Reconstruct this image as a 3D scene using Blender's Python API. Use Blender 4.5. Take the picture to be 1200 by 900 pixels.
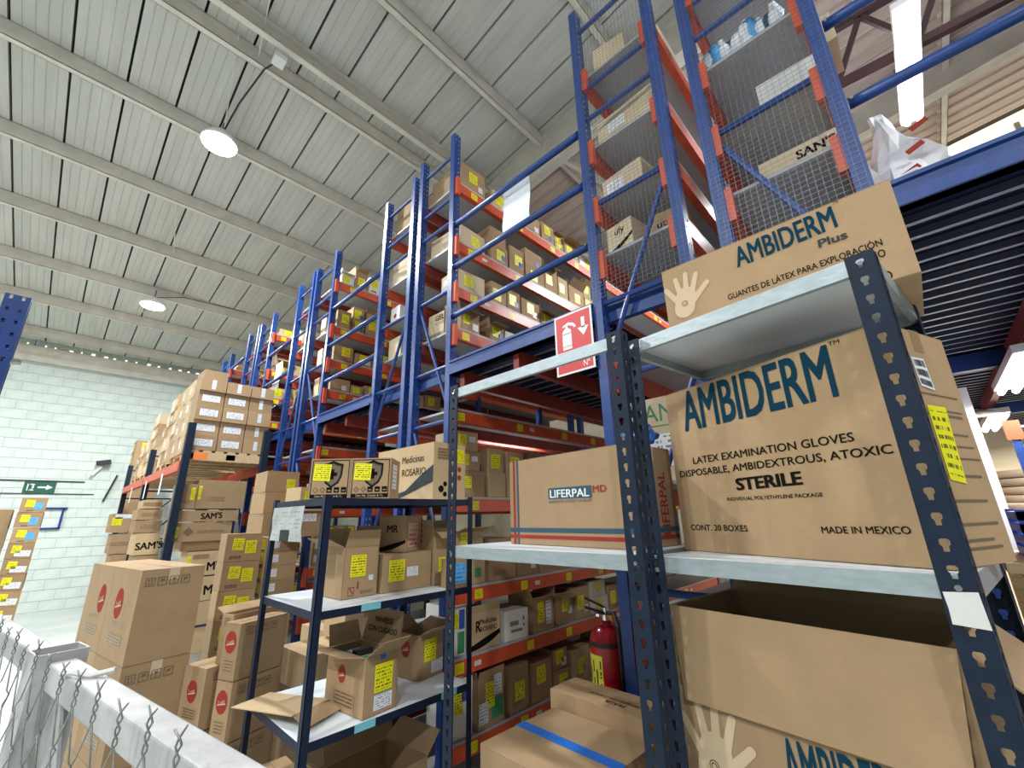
import bpy, bmesh, math, random
from mathutils import Matrix, Vector
for o in list(bpy.data.objects): bpy.data.objects.remove(o)
R = math.radians
H = 1.7                      # eye height: heights below are measured from the eye, the floor is at -H
SC = bpy.context.scene
COL = SC.collection

# ------------------------------------------------------------------ camera, sky, lamps, exposure
YAW, PIT, ROL, FPX = -0.75758537, 0.29995265, -0.02271523, 499.087
def cam_axes():
    cy, sy, cp, sp = math.cos(YAW), math.sin(YAW), math.cos(PIT), math.sin(PIT)
    f = Vector((sy*cp, cy*cp, sp)); r = Vector((cy, -sy, 0)); u = r.cross(f)
    c, s = math.cos(ROL), math.sin(ROL)
    return r*c+u*s, -r*s+u*c, f
RX, UP, FW = cam_axes()
cd = bpy.data.cameras.new('camera'); cam = bpy.data.objects.new('camera', cd); COL.objects.link(cam)
cam.matrix_world = Matrix(((RX.x, UP.x, -FW.x, 0), (RX.y, UP.y, -FW.y, 0), (RX.z, UP.z, -FW.z, H), (0, 0, 0, 1)))
cd.sensor_width = 36; cd.lens = FPX/1200*36; cd.clip_start = .02; cd.clip_end = 200
SC.camera = cam
w = bpy.data.worlds.new('overcast'); SC.world = w; w.use_nodes = True
w.node_tree.nodes['Background'].inputs[0].default_value = (.86, .93, 1, 1)
w.node_tree.nodes['Background'].inputs[1].default_value = .22
SC.view_settings.view_transform = 'Standard'; SC.view_settings.look = 'None'
SC.view_settings.gamma = 1; SC.view_settings.use_curve_mapping = False
SC.view_settings.exposure = 0.0
LAMP_W, TUBE_W = 295, 26

def aim(px, py, X=None, Y=None, Z=None):
    """measured photo point -> where its sight line meets a real plane (heights from the eye)"""
    d = RX*((px-600)/FPX) + UP*(-(py-450)/FPX) + FW
    t = X/d.x if X is not None else (Y/d.y if Y is not None else Z/d.z)
    return d*t

# ------------------------------------------------------------------ materials
MT = {}
def nt(m):
    m.use_nodes = True; t = m.node_tree; return t, t.nodes, t.links, t.nodes['Principled BSDF']
def mat(name, col, rough=.6, metal=0, var=0, bump=0, bscale=40, spec=.5, noise=0, nscale=6, emit=0, alpha=1, nstretch=(1,1,1)):
    m = bpy.data.materials.new(name); MT[name] = m
    t, n, l, b = nt(m)
    b.inputs['Base Color'].default_value = (*col, 1); b.inputs['Roughness'].default_value = rough
    b.inputs['Metallic'].default_value = metal; b.inputs['Specular IOR Level'].default_value = spec
    if emit:
        b.inputs['Emission Color'].default_value = (*col, 1); b.inputs['Emission Strength'].default_value = emit
    if alpha < 1: b.inputs['Alpha'].default_value = alpha
    src = None
    if noise or bump:
        tc = n.new('ShaderNodeTexCoord'); mp = n.new('ShaderNodeMapping'); mp.inputs['Scale'].default_value = nstretch
        l.new(tc.outputs['Object'], mp.inputs[0])
    if noise:
        nz = n.new('ShaderNodeTexNoise'); nz.inputs['Scale'].default_value = nscale; nz.inputs['Detail'].default_value = 5
        l.new(mp.outputs[0], nz.inputs['Vector'])
        mr = n.new('ShaderNodeMapRange'); mr.inputs[1].default_value = .3; mr.inputs[2].default_value = .7
        mr.inputs[3].default_value = 1-noise; mr.inputs[4].default_value = 1+noise*.6
        l.new(nz.outputs['Fac'], mr.inputs[0]); src = mr.outputs[0]
    if var:
        oi = n.new('ShaderNodeObjectInfo'); mv = n.new('ShaderNodeMapRange')
        mv.inputs[3].default_value = 1-var; mv.inputs[4].default_value = 1+var
        l.new(oi.outputs['Random'], mv.inputs[0])
        if src:
            mm = n.new('ShaderNodeMath'); mm.operation = 'MULTIPLY'; l.new(src, mm.inputs[0]); l.new(mv.outputs[0], mm.inputs[1]); src = mm.outputs[0]
        else: src = mv.outputs[0]
    if src:
        mx = n.new('ShaderNodeVectorMath'); mx.operation = 'SCALE'; mx.inputs[0].default_value = col
        l.new(src, mx.inputs['Scale']); l.new(mx.outputs[0], b.inputs['Base Color'])
    if bump:
        nb = n.new('ShaderNodeTexNoise'); nb.inputs['Scale'].default_value = bscale; nb.inputs['Detail'].default_value = 3
        l.new(mp.outputs[0], nb.inputs['Vector']); bp = n.new('ShaderNodeBump'); bp.inputs['Strength'].default_value = bump; bp.inputs['Distance'].default_value = .01
        l.new(nb.outputs['Fac'], bp.inputs['Height']); l.new(bp.outputs[0], b.inputs['Normal'])
    return m
mat('card', (.375, .245, .128), .85, var=.14, noise=.07, nscale=9, bump=.12, bscale=60)
mat('card_light', (.50, .36, .20), .85, var=.10, noise=.06, nscale=9, bump=.1, bscale=60)
mat('card_in', (.27, .18, .105), .9, noise=.1)
mat('card_pale', (.62, .50, .33), .85, var=.08, noise=.06)
mat('card_white', (.72, .70, .66), .7, var=.08, noise=.05)
mat('kraft_tape', (.36, .23, .12), .35, var=.1)
mat('clear_tape', (.62, .47, .33), .18)
mat('blue', (.014, .052, .22), .38, noise=.22, nscale=14, bump=.06, bscale=30)
mat('blue_dark', (.012, .035, .15), .35, noise=.2, nscale=14)
mat('navy', (.007, .015, .040), .5, spec=.3, noise=.2, nscale=20)
mat('navy_post', (.008, .017, .036), .55, spec=.25, noise=.25, nscale=22, bump=.08)
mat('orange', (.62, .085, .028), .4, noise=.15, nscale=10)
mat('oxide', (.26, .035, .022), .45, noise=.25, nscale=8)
mat('galv', (.40, .46, .47), .42, metal=.45, noise=.14, nscale=60, nstretch=(.35, 1, 1), bump=.05, bscale=120)
mat('shelf_grey', (.40, .41, .42), .5, noise=.08, nscale=5)
mat('shelf_white', (.72, .77, .80), .35, noise=.07, nscale=5)
mat('deck', (.004, .008, .034), .42, noise=.3, nscale=5, nstretch=(.3, 1, 1), spec=.25)
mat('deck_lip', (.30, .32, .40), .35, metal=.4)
mat('roof', (.60, .60, .55), .55, noise=.10, nscale=3, nstretch=(.3, 2, 1), var=.03)
mat('roof_gap', (.05, .05, .05), .9)
mat('roof_far_warm_lit', (.60, .49, .43), .55, noise=.16, nscale=4, nstretch=(.3, 2, 1), var=.04)  # far bay roof: warm light there is painted into the pinkish colour
mat('steel_paint', (.74, .70, .61), .5, noise=.12, nscale=5)
mat('truss', (.05, .015, .018), .6, noise=.3)
mat('blockwall', (.68, .755, .69), .6, noise=.07, nscale=6, var=.035, bump=.35, bscale=14)
mat('mortar', (.44, .52, .48), .85)
mat('cream', (.75, .66, .48), .7, noise=.06)
mat('floor', (.56, .60, .56), .35, noise=.14, nscale=1.6, bump=.05)
mat('white_paint', (.46, .455, .44), .45, noise=.30, nscale=9, bump=.1)
mat('wire', (.30, .30, .28), .4, metal=.6, noise=.3, nscale=40)
mat('mesh_wire', (.16, .17, .19), .4, metal=.5)
mat('wood', (.62, .45, .25), .7, noise=.2, nscale=8, nstretch=(1, 6, 6))
mat('black', (.015, .015, .016), .4)
mat('red_paint', (.42, .008, .018), .22)
mat('red_sign', (.62, .022, .02), .4)
mat('red_ink', (.33, .045, .035), .9, spec=.1)
mat('ink', (.012, .010, .008), .9, spec=.05)
mat('ink_soft', (.16, .11, .07), .7)
mat('teal_ink', (.008, .045, .075), .9, spec=.05)
mat('grey_ink', (.05, .058, .062), .9, spec=.1)
mat('slate_ink', (.05, .10, .14), .9, spec=.1)
mat('green_ink', (.03, .22, .09), .6)
mat('hand_ink', (.62, .46, .29), .8)
mat('white', (.80, .80, .79), .5)
mat('paper', (.82, .85, .88), .6, noise=.03)
mat('chrome', (.75, .75, .75), .15, metal=1)
mat('blue_tape', (.02, .16, .62), .18, bump=.3, bscale=30)
mat('blue_note', (.10, .42, .80), .5)
mat('teal_note', (.20, .52, .60), .5)
mat('pink_note', (.62, .36, .30), .6)
mat('orange_note', (.90, .22, .04), .6)
mat('green_print', (.05, .30, .12), .6)
mat('blue_print', (.04, .10, .42), .5)
mat('sign_green', (.01, .11, .07), .4)
mat('cord', (.03, .03, .03), .6)
mat('poly_blue', (.03, .14, .70), .5)
mat('lamp_white', (.95, .97, 1), .4, emit=30)
mat('tube_white', (.93, .95, 1), .4, emit=11)
mat('daylight', (1, .90, .68), .5, emit=1.25)
mat('lamp_body', (.78, .79, .80), .4)
def lined(name, base, ink, rows, dens, cols=16., edge=.07, seed=0, lo=.30, hi=.74):
    """printed sticker: rows of broken dark strokes in the sticker's own UVs"""
    m = mat(name, base, .45); t, n, l, b = nt(m)
    uv = n.new('ShaderNodeUVMap'); sp = n.new('ShaderNodeSeparateXYZ'); l.new(uv.outputs[0], sp.inputs[0])
    def M(op, a, bb):
        q = n.new('ShaderNodeMath'); q.operation = op
        for i, v in enumerate((a, bb)):
            if isinstance(v, (int, float)): q.inputs[i].default_value = v
            elif v is not None: l.new(v, q.inputs[i])
        return q.outputs[0]
    vr = M('MULTIPLY', sp.outputs[1], rows); fr = M('FRACT', vr, None); fl = M('FLOOR', vr, None)
    line = M('MULTIPLY', M('GREATER_THAN', fr, lo), M('LESS_THAN', fr, hi))
    oi = n.new('ShaderNodeObjectInfo')
    cb = n.new('ShaderNodeCombineXYZ'); l.new(M('MULTIPLY', sp.outputs[0], cols), cb.inputs[0]); l.new(M('MULTIPLY', fl, 7.31), cb.inputs[1])
    l.new(M('ADD', M('MULTIPLY', oi.outputs['Random'], 50), seed), cb.inputs[2])
    nz = n.new('ShaderNodeTexNoise'); nz.inputs['Scale'].default_value = 1.; nz.inputs['Detail'].default_value = 1; l.new(cb.outputs[0], nz.inputs['Vector'])
    ink_f = M('MULTIPLY', line, M('GREATER_THAN', nz.outputs['Fac'], 1-dens))
    for ch in (0, 1):
        ink_f = M('MULTIPLY', ink_f, M('MULTIPLY', M('GREATER_THAN', sp.outputs[ch], edge), M('LESS_THAN', sp.outputs[ch], 1-edge)))
    mx = n.new('ShaderNodeMix'); mx.data_type = 'RGBA'; l.new(ink_f, mx.inputs[0]); mx.inputs[6].default_value = (*base, 1); mx.inputs[7].default_value = (*ink, 1)
    l.new(mx.outputs[2], b.inputs['Base Color'])
    return m
lined('yellow_label', (.86, .80, .01), (.12, .11, .01), 8, .52)
lined('white_label', (.80, .82, .84), (.18, .19, .22), 6, .50, cols=22)
lined('print_lines', (.36, .235, .125), (.14, .09, .05), 4, .62, cols=26)
lined('pink_label', (.62, .36, .30), (.25, .08, .07), 5, .5)
lined('blue_label', (.12, .45, .82), (.03, .15, .4), 5, .5)
lined('code_label', (.80, .82, .84), (.06, .06, .06), 3, .62, cols=46, lo=.1, hi=.8)
lined('extinguisher_tag', (.80, .74, .06), (.05, .04, .02), 5, .6, cols=9)
lined('crumpled_grey', (.43, .46, .44), (.30, .31, .30), 9, .45, cols=12)

# ------------------------------------------------------------------ mesh helpers
class MB:
    def __init__(s): s.v = []; s.f = []; s.uv = None
    def box(s, a, b):
        x0, y0, z0 = a; x1, y1, z1 = b; k = len(s.v)
        s.v += [(x0,y0,z0),(x1,y0,z0),(x1,y1,z0),(x0,y1,z0),(x0,y0,z1),(x1,y0,z1),(x1,y1,z1),(x0,y1,z1)]
        s.f += [tuple(k+i for i in q) for q in ((0,3,2,1),(4,5,6,7),(0,1,5,4),(1,2,6,5),(2,3,7,6),(3,0,4,7))]
        return s
    def bar(s, p, q, a, b=None, up=(0,0,1)):
        """rectangular bar from p to q, a wide, b high"""
        b = b or a; p = Vector(p); q = Vector(q); d = (q-p).normalized(); u = Vector(up)
        if abs(d.dot(u)) > .99: u = Vector((0,1,0))
        x = d.cross(u).normalized(); y = x.cross(d).normalized(); k = len(s.v)
        for c in (p, q):
            for i, j in ((-1,-1),(1,-1),(1,1),(-1,1)): s.v.append(tuple(c+x*(i*a/2)+y*(j*b/2)))
        s.f += [tuple(k+i for i in t) for t in ((0,1,2,3),(7,6,5,4),(0,4,5,1),(1,5,6,2),(2,6,7,3),(3,7,4,0))]
        return s
    def tube(s, pts, r, n=8, cap=True):
        pts = [Vector(p) for p in pts]; k0 = len(s.v); x = None
        for i, p in enumerate(pts):
            d = (pts[min(i+1, len(pts)-1)]-pts[max(i-1, 0)]).normalized()
            if x is None:
                u = Vector((0,0,1)) if abs(d.z) < .9 else Vector((1,0,0)); x = d.cross(u).normalized()
            else: x = (x-d*x.dot(d)).normalized()
            y = d.cross(x); rr = r[i] if isinstance(r, (list, tuple)) else r
            for a in range(n):
                t = 2*math.pi*a/n; s.v.append(tuple(p+x*(rr*math.cos(t))+y*(rr*math.sin(t))))
        for i in range(len(pts)-1):
            for a in range(n):
                b = (a+1) % n; k = k0+i*n
                s.f.append((k+a, k+n+a, k+n+b, k+b))
        if cap:
            s.f.append(tuple(range(k0, k0+n))); k = k0+(len(pts)-1)*n; s.f.append(tuple(reversed(range(k, k+n))))
        return s
    def lathe(s, prof, n=24, c=(0,0,0)):
        k0 = len(s.v)
        for r, z in prof:
            for a in range(n): t = 2*math.pi*a/n; s.v.append((c[0]+r*math.cos(t), c[1]+r*math.sin(t), c[2]+z))
        for i in range(len(prof)-1):
            for a in range(n):
                b = (a+1) % n; k = k0+i*n; s.f.append((k+a, k+b, k+n+b, k+n+a))
        s.f.append(tuple(reversed(range(k0, k0+n)))); k = k0+(len(prof)-1)*n; s.f.append(tuple(range(k, k+n)))
        return s
    def prism(s, pts, y0, y1):
        """outline in x,z drawn out along y"""
        k = len(s.v); n = len(pts)
        for y in (y0, y1): s.v += [(x, y, z) for x, z in pts]
        s.f.append(tuple(k+i for i in range(n))); s.f.append(tuple(k+n+i for i in reversed(range(n))))
        s.f += [(k+i, k+n+i, k+n+(i+1) % n, k+(i+1) % n) for i in range(n)]
        return s
    def poly(s, pts):
        k = len(s.v); s.v += [tuple(p) for p in pts]; s.f.append(tuple(range(k, k+len(pts)))); return s
    def mesh(s, name, m, smooth=False):
        me = bpy.data.meshes.new(name); me.from_pydata(s.v, [], s.f)
        if s.uv:
            u = me.uv_layers.new(name='UVMap')
            for i, q in enumerate(s.uv): u.data[i].uv = q
        me.materials.append(MT[m] if isinstance(m, str) else m)
        if smooth: me.polygons.foreach_set('use_smooth', [True]*len(me.polygons))
        me.update(); return me
    def build(s, name, m, parent=None, loc=None, rz=0, smooth=False, kind=None):
        return put(s.mesh(name, m, smooth), name, parent, loc, rz, kind)
def put(me, name, parent=None, loc=None, rz=0, kind=None):
    o = bpy.data.objects.new(name, me); COL.objects.link(o)
    if parent: o.parent = parent
    if loc is not None: o.location = loc
    if rz: o.rotation_euler = (0, 0, rz)
    if kind: o['kind'] = kind
    return o
def root(name, label, cat, loc, rz=0, group=None, kind=None):
    o = bpy.data.objects.new(name, None); COL.objects.link(o); o.empty_display_size = .1
    o.location = (loc[0], loc[1], loc[2]+H); o.rotation_euler = (0, 0, rz); tag(o, label, cat, group, kind); return o
def tag(o, label=None, cat=None, group=None, kind=None):
    if label: o['label'] = label
    if cat: o['category'] = cat
    if group: o['group'] = group
    if kind: o['kind'] = kind
    return o
def bevel(o, wd=.003, seg=2):
    b = o.modifiers.new('soft edge', 'BEVEL'); b.width = wd; b.segments = seg; b.limit_method = 'ANGLE'; return o
def copy_tree(o, parent=None):
    c = o.copy(); COL.objects.link(c)
    if parent: c.parent = parent
    for ch in o.children: copy_tree(ch, c)
    return c

# ------------------------------------------------------------------ flat print on box faces
def face_m(dims, f):
    w, d, h = dims
    o, r, u = {'F': ((-w/2,-d/2,0),(1,0,0),(0,0,1)), 'R': ((w/2,-d/2,0),(0,1,0),(0,0,1)), 'L': ((-w/2,d/2,0),(0,-1,0),(0,0,1)),
               'B': ((w/2,d/2,0),(-1,0,0),(0,0,1)), 'T': ((-w/2,-d/2,h),(1,0,0),(0,1,0)), 'U': ((-w/2,d/2,0),(1,0,0),(0,-1,0))}[f]
    r, u = Vector(r), Vector(u); n = r.cross(u)
    return Matrix(((r.x,u.x,n.x,o[0]),(r.y,u.y,n.y,o[1]),(r.z,u.z,n.z,o[2]),(0,0,0,1)))
def face_wh(dims, f):
    w, d, h = dims
    return {'F': (w,h), 'B': (w,h), 'L': (d,h), 'R': (d,h), 'T': (w,d), 'U': (w,d)}[f]
PL = {}
def plate_mesh(w, h, m, name):
    k = (round(w,3), round(h,3), m)
    if k not in PL:
        b = MB(); b.box((-w/2,-h/2,0), (w/2,h/2,.0006)); b.uv = []
        for f in b.f:
            for i in f: v = b.v[i]; b.uv.append((v[0]/w+.5, v[1]/h+.5))
        PL[k] = b.mesh(name, m)
    return PL[k]
def sticker(par, dims, f, u, v, w, h, m='yellow_label', name='sticker', tilt=0, off=.0012):
    """u, v: centre of the sticker on the face, as a share of the face"""
    W, Hh = face_wh(dims, f)
    o = put(plate_mesh(w, h, m, name), name, par)
    o.matrix_local = face_m(dims, f) @ Matrix.Translation((u*W, v*Hh, off)) @ Matrix.Rotation(R(tilt), 4, 'Z')
    return o
def flat(par, dims, f, polys, m, name='printed_mark', off=.0012):
    b = MB()
    for p in polys: b.poly([(x, y, 0) for x, y in p])
    o = b.build(name, m, par); o.matrix_local = face_m(dims, f) @ Matrix.Translation((0,0,off)); return o
TX = {}
def text(par, dims, f, s, u, v, size, m='ink', squeeze=1., name='lettering', bold=0, tilt=0, align='CENTER', off=.0012, sp=1.):
    k = (s, m, bold, align, sp)
    if k not in TX:
        c = bpy.data.curves.new('lettering', 'FONT'); c.body = s; c.size = 1; c.align_x = align; c.align_y = 'CENTER'
        c.resolution_u = 3; c.space_character = sp
        o = bpy.data.objects.new('tmp', c); COL.objects.link(o)
        dg = bpy.context.evaluated_depsgraph_get(); dg.update()
        t0 = bpy.data.meshes.new_from_object(o.evaluated_get(dg)); bpy.data.objects.remove(o)
        V = [v_.co.copy() for v_ in t0.vertices]; F = [tuple(p.vertices) for p in t0.polygons]; b = MB()
        sh = [(0, 0)] if bold <= 0 else [(-bold, -bold*.5), (bold, -bold*.5), (-bold, bold*.5), (bold, bold*.5)]+([(0, 0)] if bold > .02 else [])
        for i, (dx, dy) in enumerate(sh):
            q = len(b.v); b.v += [(v_.x+dx, v_.y+dy, v_.z+.00012*i) for v_ in V]; b.f += [tuple(q+j for j in g) for g in F]
        bpy.data.meshes.remove(t0); TX[k] = b.mesh('lettering', m)
    W, Hh = face_wh(dims, f)
    o = put(TX[k], name, par)
    o.matrix_local = face_m(dims, f) @ Matrix.Translation((u*W, v*Hh, off)) @ Matrix.Rotation(R(tilt), 4, 'Z') @ Matrix.Diagonal((size*squeeze, size, 1, 1))
    return o
def disc(cx, cy, rx, ry=None, n=20):
    ry = ry or rx; return [(cx+rx*math.cos(2*math.pi*i/n), cy+ry*math.sin(2*math.pi*i/n)) for i in range(n)]
def frame_polys(x0, y0, x1, y1, t):
    return [[(x0,y0),(x1,y0),(x1,y0+t),(x0,y0+t)], [(x0,y1-t),(x1,y1-t),(x1,y1),(x0,y1)], [(x0,y0+t),(x0+t,y0+t),(x0+t,y1-t),(x0,y1-t)], [(x1-t,y0+t),(x1,y0+t),(x1,y1-t),(x1-t,y1-t)]]
def rect(x0, y0, x1, y1): return [(x0,y0),(x1,y0),(x1,y1),(x0,y1)]

# ------------------------------------------------------------------ cartons
SEEN = {}
CM = {}
def carton_mesh(dims, m, open_, near):
    k = (tuple(round(x, 3) for x in dims), m, open_, near)
    if k in CM: return CM[k]
    w, d, h = dims; b = MB(); t = .006
    if open_:
        for a, c in (((-w/2,-d/2,0),(w/2,-d/2+t,h)), ((-w/2,d/2-t,0),(w/2,d/2,h)), ((-w/2,-d/2+t,0),(-w/2+t,d/2-t,h)), ((w/2-t,-d/2+t,0),(w/2,d/2-t,h)), ((-w/2+t,-d/2+t,0),(w/2-t,d/2-t,t))): b.box(a, c)
    else:
        g = .0022; s = .0035
        b.box((-w/2,-d/2,0), (w/2,d/2,h-s))
        if w >= d: b.box((-w/2,-d/2,h-s),(w/2,-g,h)); b.box((-w/2,g,h-s),(w/2,d/2,h))
        else: b.box((-w/2,-d/2,h-s),(-g,d/2,h)); b.box((g,-d/2,h-s),(w/2,d/2,h))
    CM[k] = b.mesh('carton', m); return CM[k]
def carton(label, c, dims, rz=0, m='card', open_=False, flaps=(), tape=None, near=False, group=None, name='carton', cat='box', tilt=None):
    """c: centre of the base (height from the eye); flaps: (side, length, angle above the horizontal)"""
    me = carton_mesh(dims, m, open_, near)
    o = put(me, name, None, (c[0], c[1], c[2]+H), rz); tag(o, label, cat, group)
    if tilt: o.rotation_euler = (tilt[0], tilt[1], rz)
    if near: bevel(o, .003)
    w, d, h = dims
    for sd, ln, an in flaps:
        fm = MB(); W = w if sd in 'FB' else d
        q = .03*min(1, ln*4); fm.v += [(-W/2+.003,0,-.002),(W/2-.003,0,-.002),(W/2-q,ln,-.002),(-W/2+q,ln,-.002),(-W/2+.003,0,.002),(W/2-.003,0,.002),(W/2-q,ln,.002),(-W/2+q,ln,.002)]
        fm.f += [(0,3,2,1),(4,5,6,7),(0,1,5,4),(1,2,6,5),(2,3,7,6),(3,0,4,7)]
        fo = fm.build('flap', m, o)
        base = {'F': (0,-d/2,h,180), 'B': (0,d/2,h,0), 'L': (-w/2,0,h,90), 'R': (w/2,0,h,-90)}[sd]
        fo.matrix_local = Matrix.Translation(base[:3]) @ Matrix.Rotation(R(base[3]), 4, 'Z') @ Matrix.Rotation(R(an), 4, 'X')
    if tape:
        tw = .05; b = MB(); e = .0008; L = .06
        if w >= d: b.box((-w/2-e,-tw/2,h),(w/2+e,tw/2,h+e)); b.box((w/2,-tw/2,h-L),(w/2+e,tw/2,h)); b.box((-w/2-e,-tw/2,h-L),(-w/2,tw/2,h))
        else: b.box((-tw/2,-d/2-e,h),(tw/2,d/2+e,h+e)); b.box((-tw/2,-d/2-e,h-L),(tw/2,-d/2,h)); b.box((-tw/2,d/2,h-L),(tw/2,d/2+e,h))
        b.build('tape', tape, o)
    return o
def on_face(pa, pb, depth, h, away=1):
    """two base corners of the near face (left, right as seen) -> centre and turn of a box behind it"""
    pa = Vector(pa); pb = Vector(pb); u = (pb-pa); u.z = 0; w = u.length; u.normalize(); n = Vector((-u.y, u.x, 0))*away
    c = (pa+pb)/2+n*(depth/2); return (c.x, c.y, pa.z), (w, depth, h), math.atan2(u.y, u.x)

# ------------------------------------------------------------------ building shell
XW, XE, YB, YN = -14.0, 6.5, 9.3, -7.0       # left wall, right edge of roof, back wall, near edge of roof
def roof_z(x): return 5.6+.11*x
MB().box((XW-.2, YN, -.12), (XE, YB+.2, 0)).build('floor', 'floor', kind='structure')
ceil = MB(); 
for x0, x1, zz in ((XW-.2, XE, .09),):
    k = len(ceil.v)
    for x in (x0, x1):
        for y, dz in ((YN, 0), (YB+.2, 0), (YB+.2, .05), (YN, .05)): ceil.v.append((x, y, roof_z(x)+zz+dz+H))
    ceil.f += [tuple(k+i for i in q) for q in ((0,1,2,3),(7,6,5,4),(0,4,5,1),(1,5,6,2),(2,6,7,3),(3,7,4,0))]
ceil = ceil.build('ceiling', 'roof_gap', kind='structure')
YG = 3.97
def strip(y0, prof, m, nm):
    b = MB(); n = len(prof)
    for x in (XW+.02, XE):
        for y, z in prof: b.v.append((x, y0+y, roof_z(x)+z+H))
    for i in range(n-1): b.f.append((i, n+i, n+i+1, i+1))
    return b.build(nm, m, ceil)
prof = [(.012, .06), (.012, 0)]
for k in range(1, 5):
    y = .092*k; prof += [(y-.007, 0), (y, .007), (y+.007, 0)]
prof += [(.448, 0), (.448, .06)]
y = YN
while y < YG-.2: strip(y+.2, prof, 'roof', 'roof_panel'); y += .46
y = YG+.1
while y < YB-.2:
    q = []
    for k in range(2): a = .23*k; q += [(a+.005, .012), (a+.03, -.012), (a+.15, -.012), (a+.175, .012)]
    strip(y, q+[(.458, .012)], 'roof_far_warm_lit', 'corrugated_panel'); y += .46
PURL = (-13.2, -11.6, -10.2, -8.68, -7.22, -5.76, -4.40, -2.94, -1.58, -.12, 1.40, 2.9, 4.4, 5.8)
def purlin(x, y0, y1, sgn=1, m='steel_paint'):
    z = roof_z(x)-.2+H; b = MB()
    b.box((x-.006, y0, z), (x, y1, z+.2)); fx = (x-.075*sgn, x) if sgn > 0 else (x, x+.075)
    b.box((fx[0], y0, z), (fx[1], y1, z+.006)); b.box((fx[0], y0, z+.194), (fx[1], y1, z+.2))
    l = fx[0] if sgn > 0 else fx[1]-.005; b.box((l, y0, z), (l+.005, y1, z+.022)); return b.build('purlin', m, ceil)
for x in PURL: purlin(x, YN, YG-.1); purlin(x, YG+.14, YB, 1)
purlin(-4.10, YN, YG-.1, -1)
for yg, h_ in ((YG, .36), (7.1, .30)):
    b = MB(); k = 0
    for x0, x1 in ((XW, XE),):
        for (ya, yb, za, zb) in ((-.01, .01, -.2-h_, -.0), (-.09, .09, -.2-h_, -.18-h_), (-.09, .09, -.02, 0)):
            k = len(b.v)
            for x in (x0, x1):
                for y_, z_ in ((ya, za), (yb, za), (yb, zb), (ya, zb)): b.v.append((x, yg+y_, roof_z(x)+z_+H))
            b.f += [tuple(k+i for i in q) for q in ((0,1,2,3),(7,6,5,4),(0,4,5,1),(1,5,6,2),(2,6,7,3),(3,7,4,0))]
    b.build('girder', 'steel_paint', ceil)
for x in (-4.3, -2.9, -1.5, 1.5):
    MB().bar((x, 4.1, roof_z(x)-.25+H), (x+.75, 6.9, roof_z(x)-.45+H), .07, .07).build('roof_brace', 'steel_paint', ceil)
for x in (-11.6, -8.68, -5.76, -4.4, -2.94, -1.58):   # slim sag rods between the purlins
    MB().tube([(x, .62, roof_z(x)-.12+H), (x+1.44, .40, roof_z(x+1.44)-.08+H)], .008, 5).build('sag_rod', 'steel_paint', ceil)
# left wall: painted blocks proud of their mortar
wl = MB(); wl.box((XW-.2, YN, 0), (XW-.012, YB, 3.56+H)); wl.box((XW-.2, YN, 3.80+H), (XW-.02, YB, 3.84+H))
yy = YN; rnd = random.Random(3)
while yy < YB:
    L = rnd.uniform(.2, .9); g = rnd.uniform(.03, .07); wl.box((XW-.2, yy, 3.84+H), (XW, yy+L, roof_z(XW)+.03+H)); yy += L+g
wl = wl.build('wall_left', 'mortar', kind='structure')
BW, BH = .40, .208
b = MB(); b.box((XW-.02, YN, 3.56+H), (XW+.06, YB, 3.70+H)); b.box((XW-.02, YN, 3.70+H), (XW+.02, YB, 3.93+H)); b.build('eave_beam', 'steel_paint', wl)
for i in range(22):
    a = -1.9+.21*i+rnd.uniform(-.05, .05); MB().box((XW+.015, a, 3.935+H), (XW+.03, a+rnd.uniform(.02, .07), 3.955+H+rnd.uniform(0, .02))).build('daylight_gap', 'daylight', wl)
b = MB(); b.box((-.03, .003, .004), (0, BW-.003, BH-.004)); bme = b.mesh('block', 'blockwall')
for r in range(25):
    for c in range(12):
        o = put(bme, 'block', wl, (XW+rnd.uniform(-.002, .002), -2.15+c*BW+(.2 if r % 2 else 0), r*BH)); o.scale.y = 1
b = MB()
for r in range(25):
    for y0, n in ((-7.0, 12), (-2.15+12*BW, 16)):
        for c in range(n):
            a = y0+c*BW+(.2 if r % 2 else 0)
            if y0 < -3 and c == n-1: b.box((XW-.03, a+.003, r*BH+.004), (XW, (-2.15+(.2 if r % 2 else 0))-.003, (r+1)*BH-.004))
            else: b.box((XW-.03, a+.003, r*BH+.004), (XW, a+BW-.003, (r+1)*BH-.004))
b.build('block_courses', 'blockwall', wl, kind='stuff')
# back wall with a daylight strip under the roof
wb = MB(); wb.box((XW, YB, 0), (-.4, YB+.2, 5.0+H)); wb.box((-.4, YB, 0), (XE, YB+.2, 3.9+H)); wb.box((XW, YB, 5.0+H), (-2, YB+.2, 5.3+H))
wb.build('wall_back', 'cream', kind='structure')
wn = MB(); wn.box((-.4, YB+.08, 3.9+H), (XE, YB+.1, 6.2+H)); wn = wn.build('window_1', 'daylight', kind='structure')
for i in range(6): MB().box((-.4+i*1.3, YB+.02, 3.9+H), (-.34+i*1.3, YB+.08, roof_z(-.4+i*1.3)+H-.1)).build('window_mullion', 'steel_paint', wn)

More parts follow.
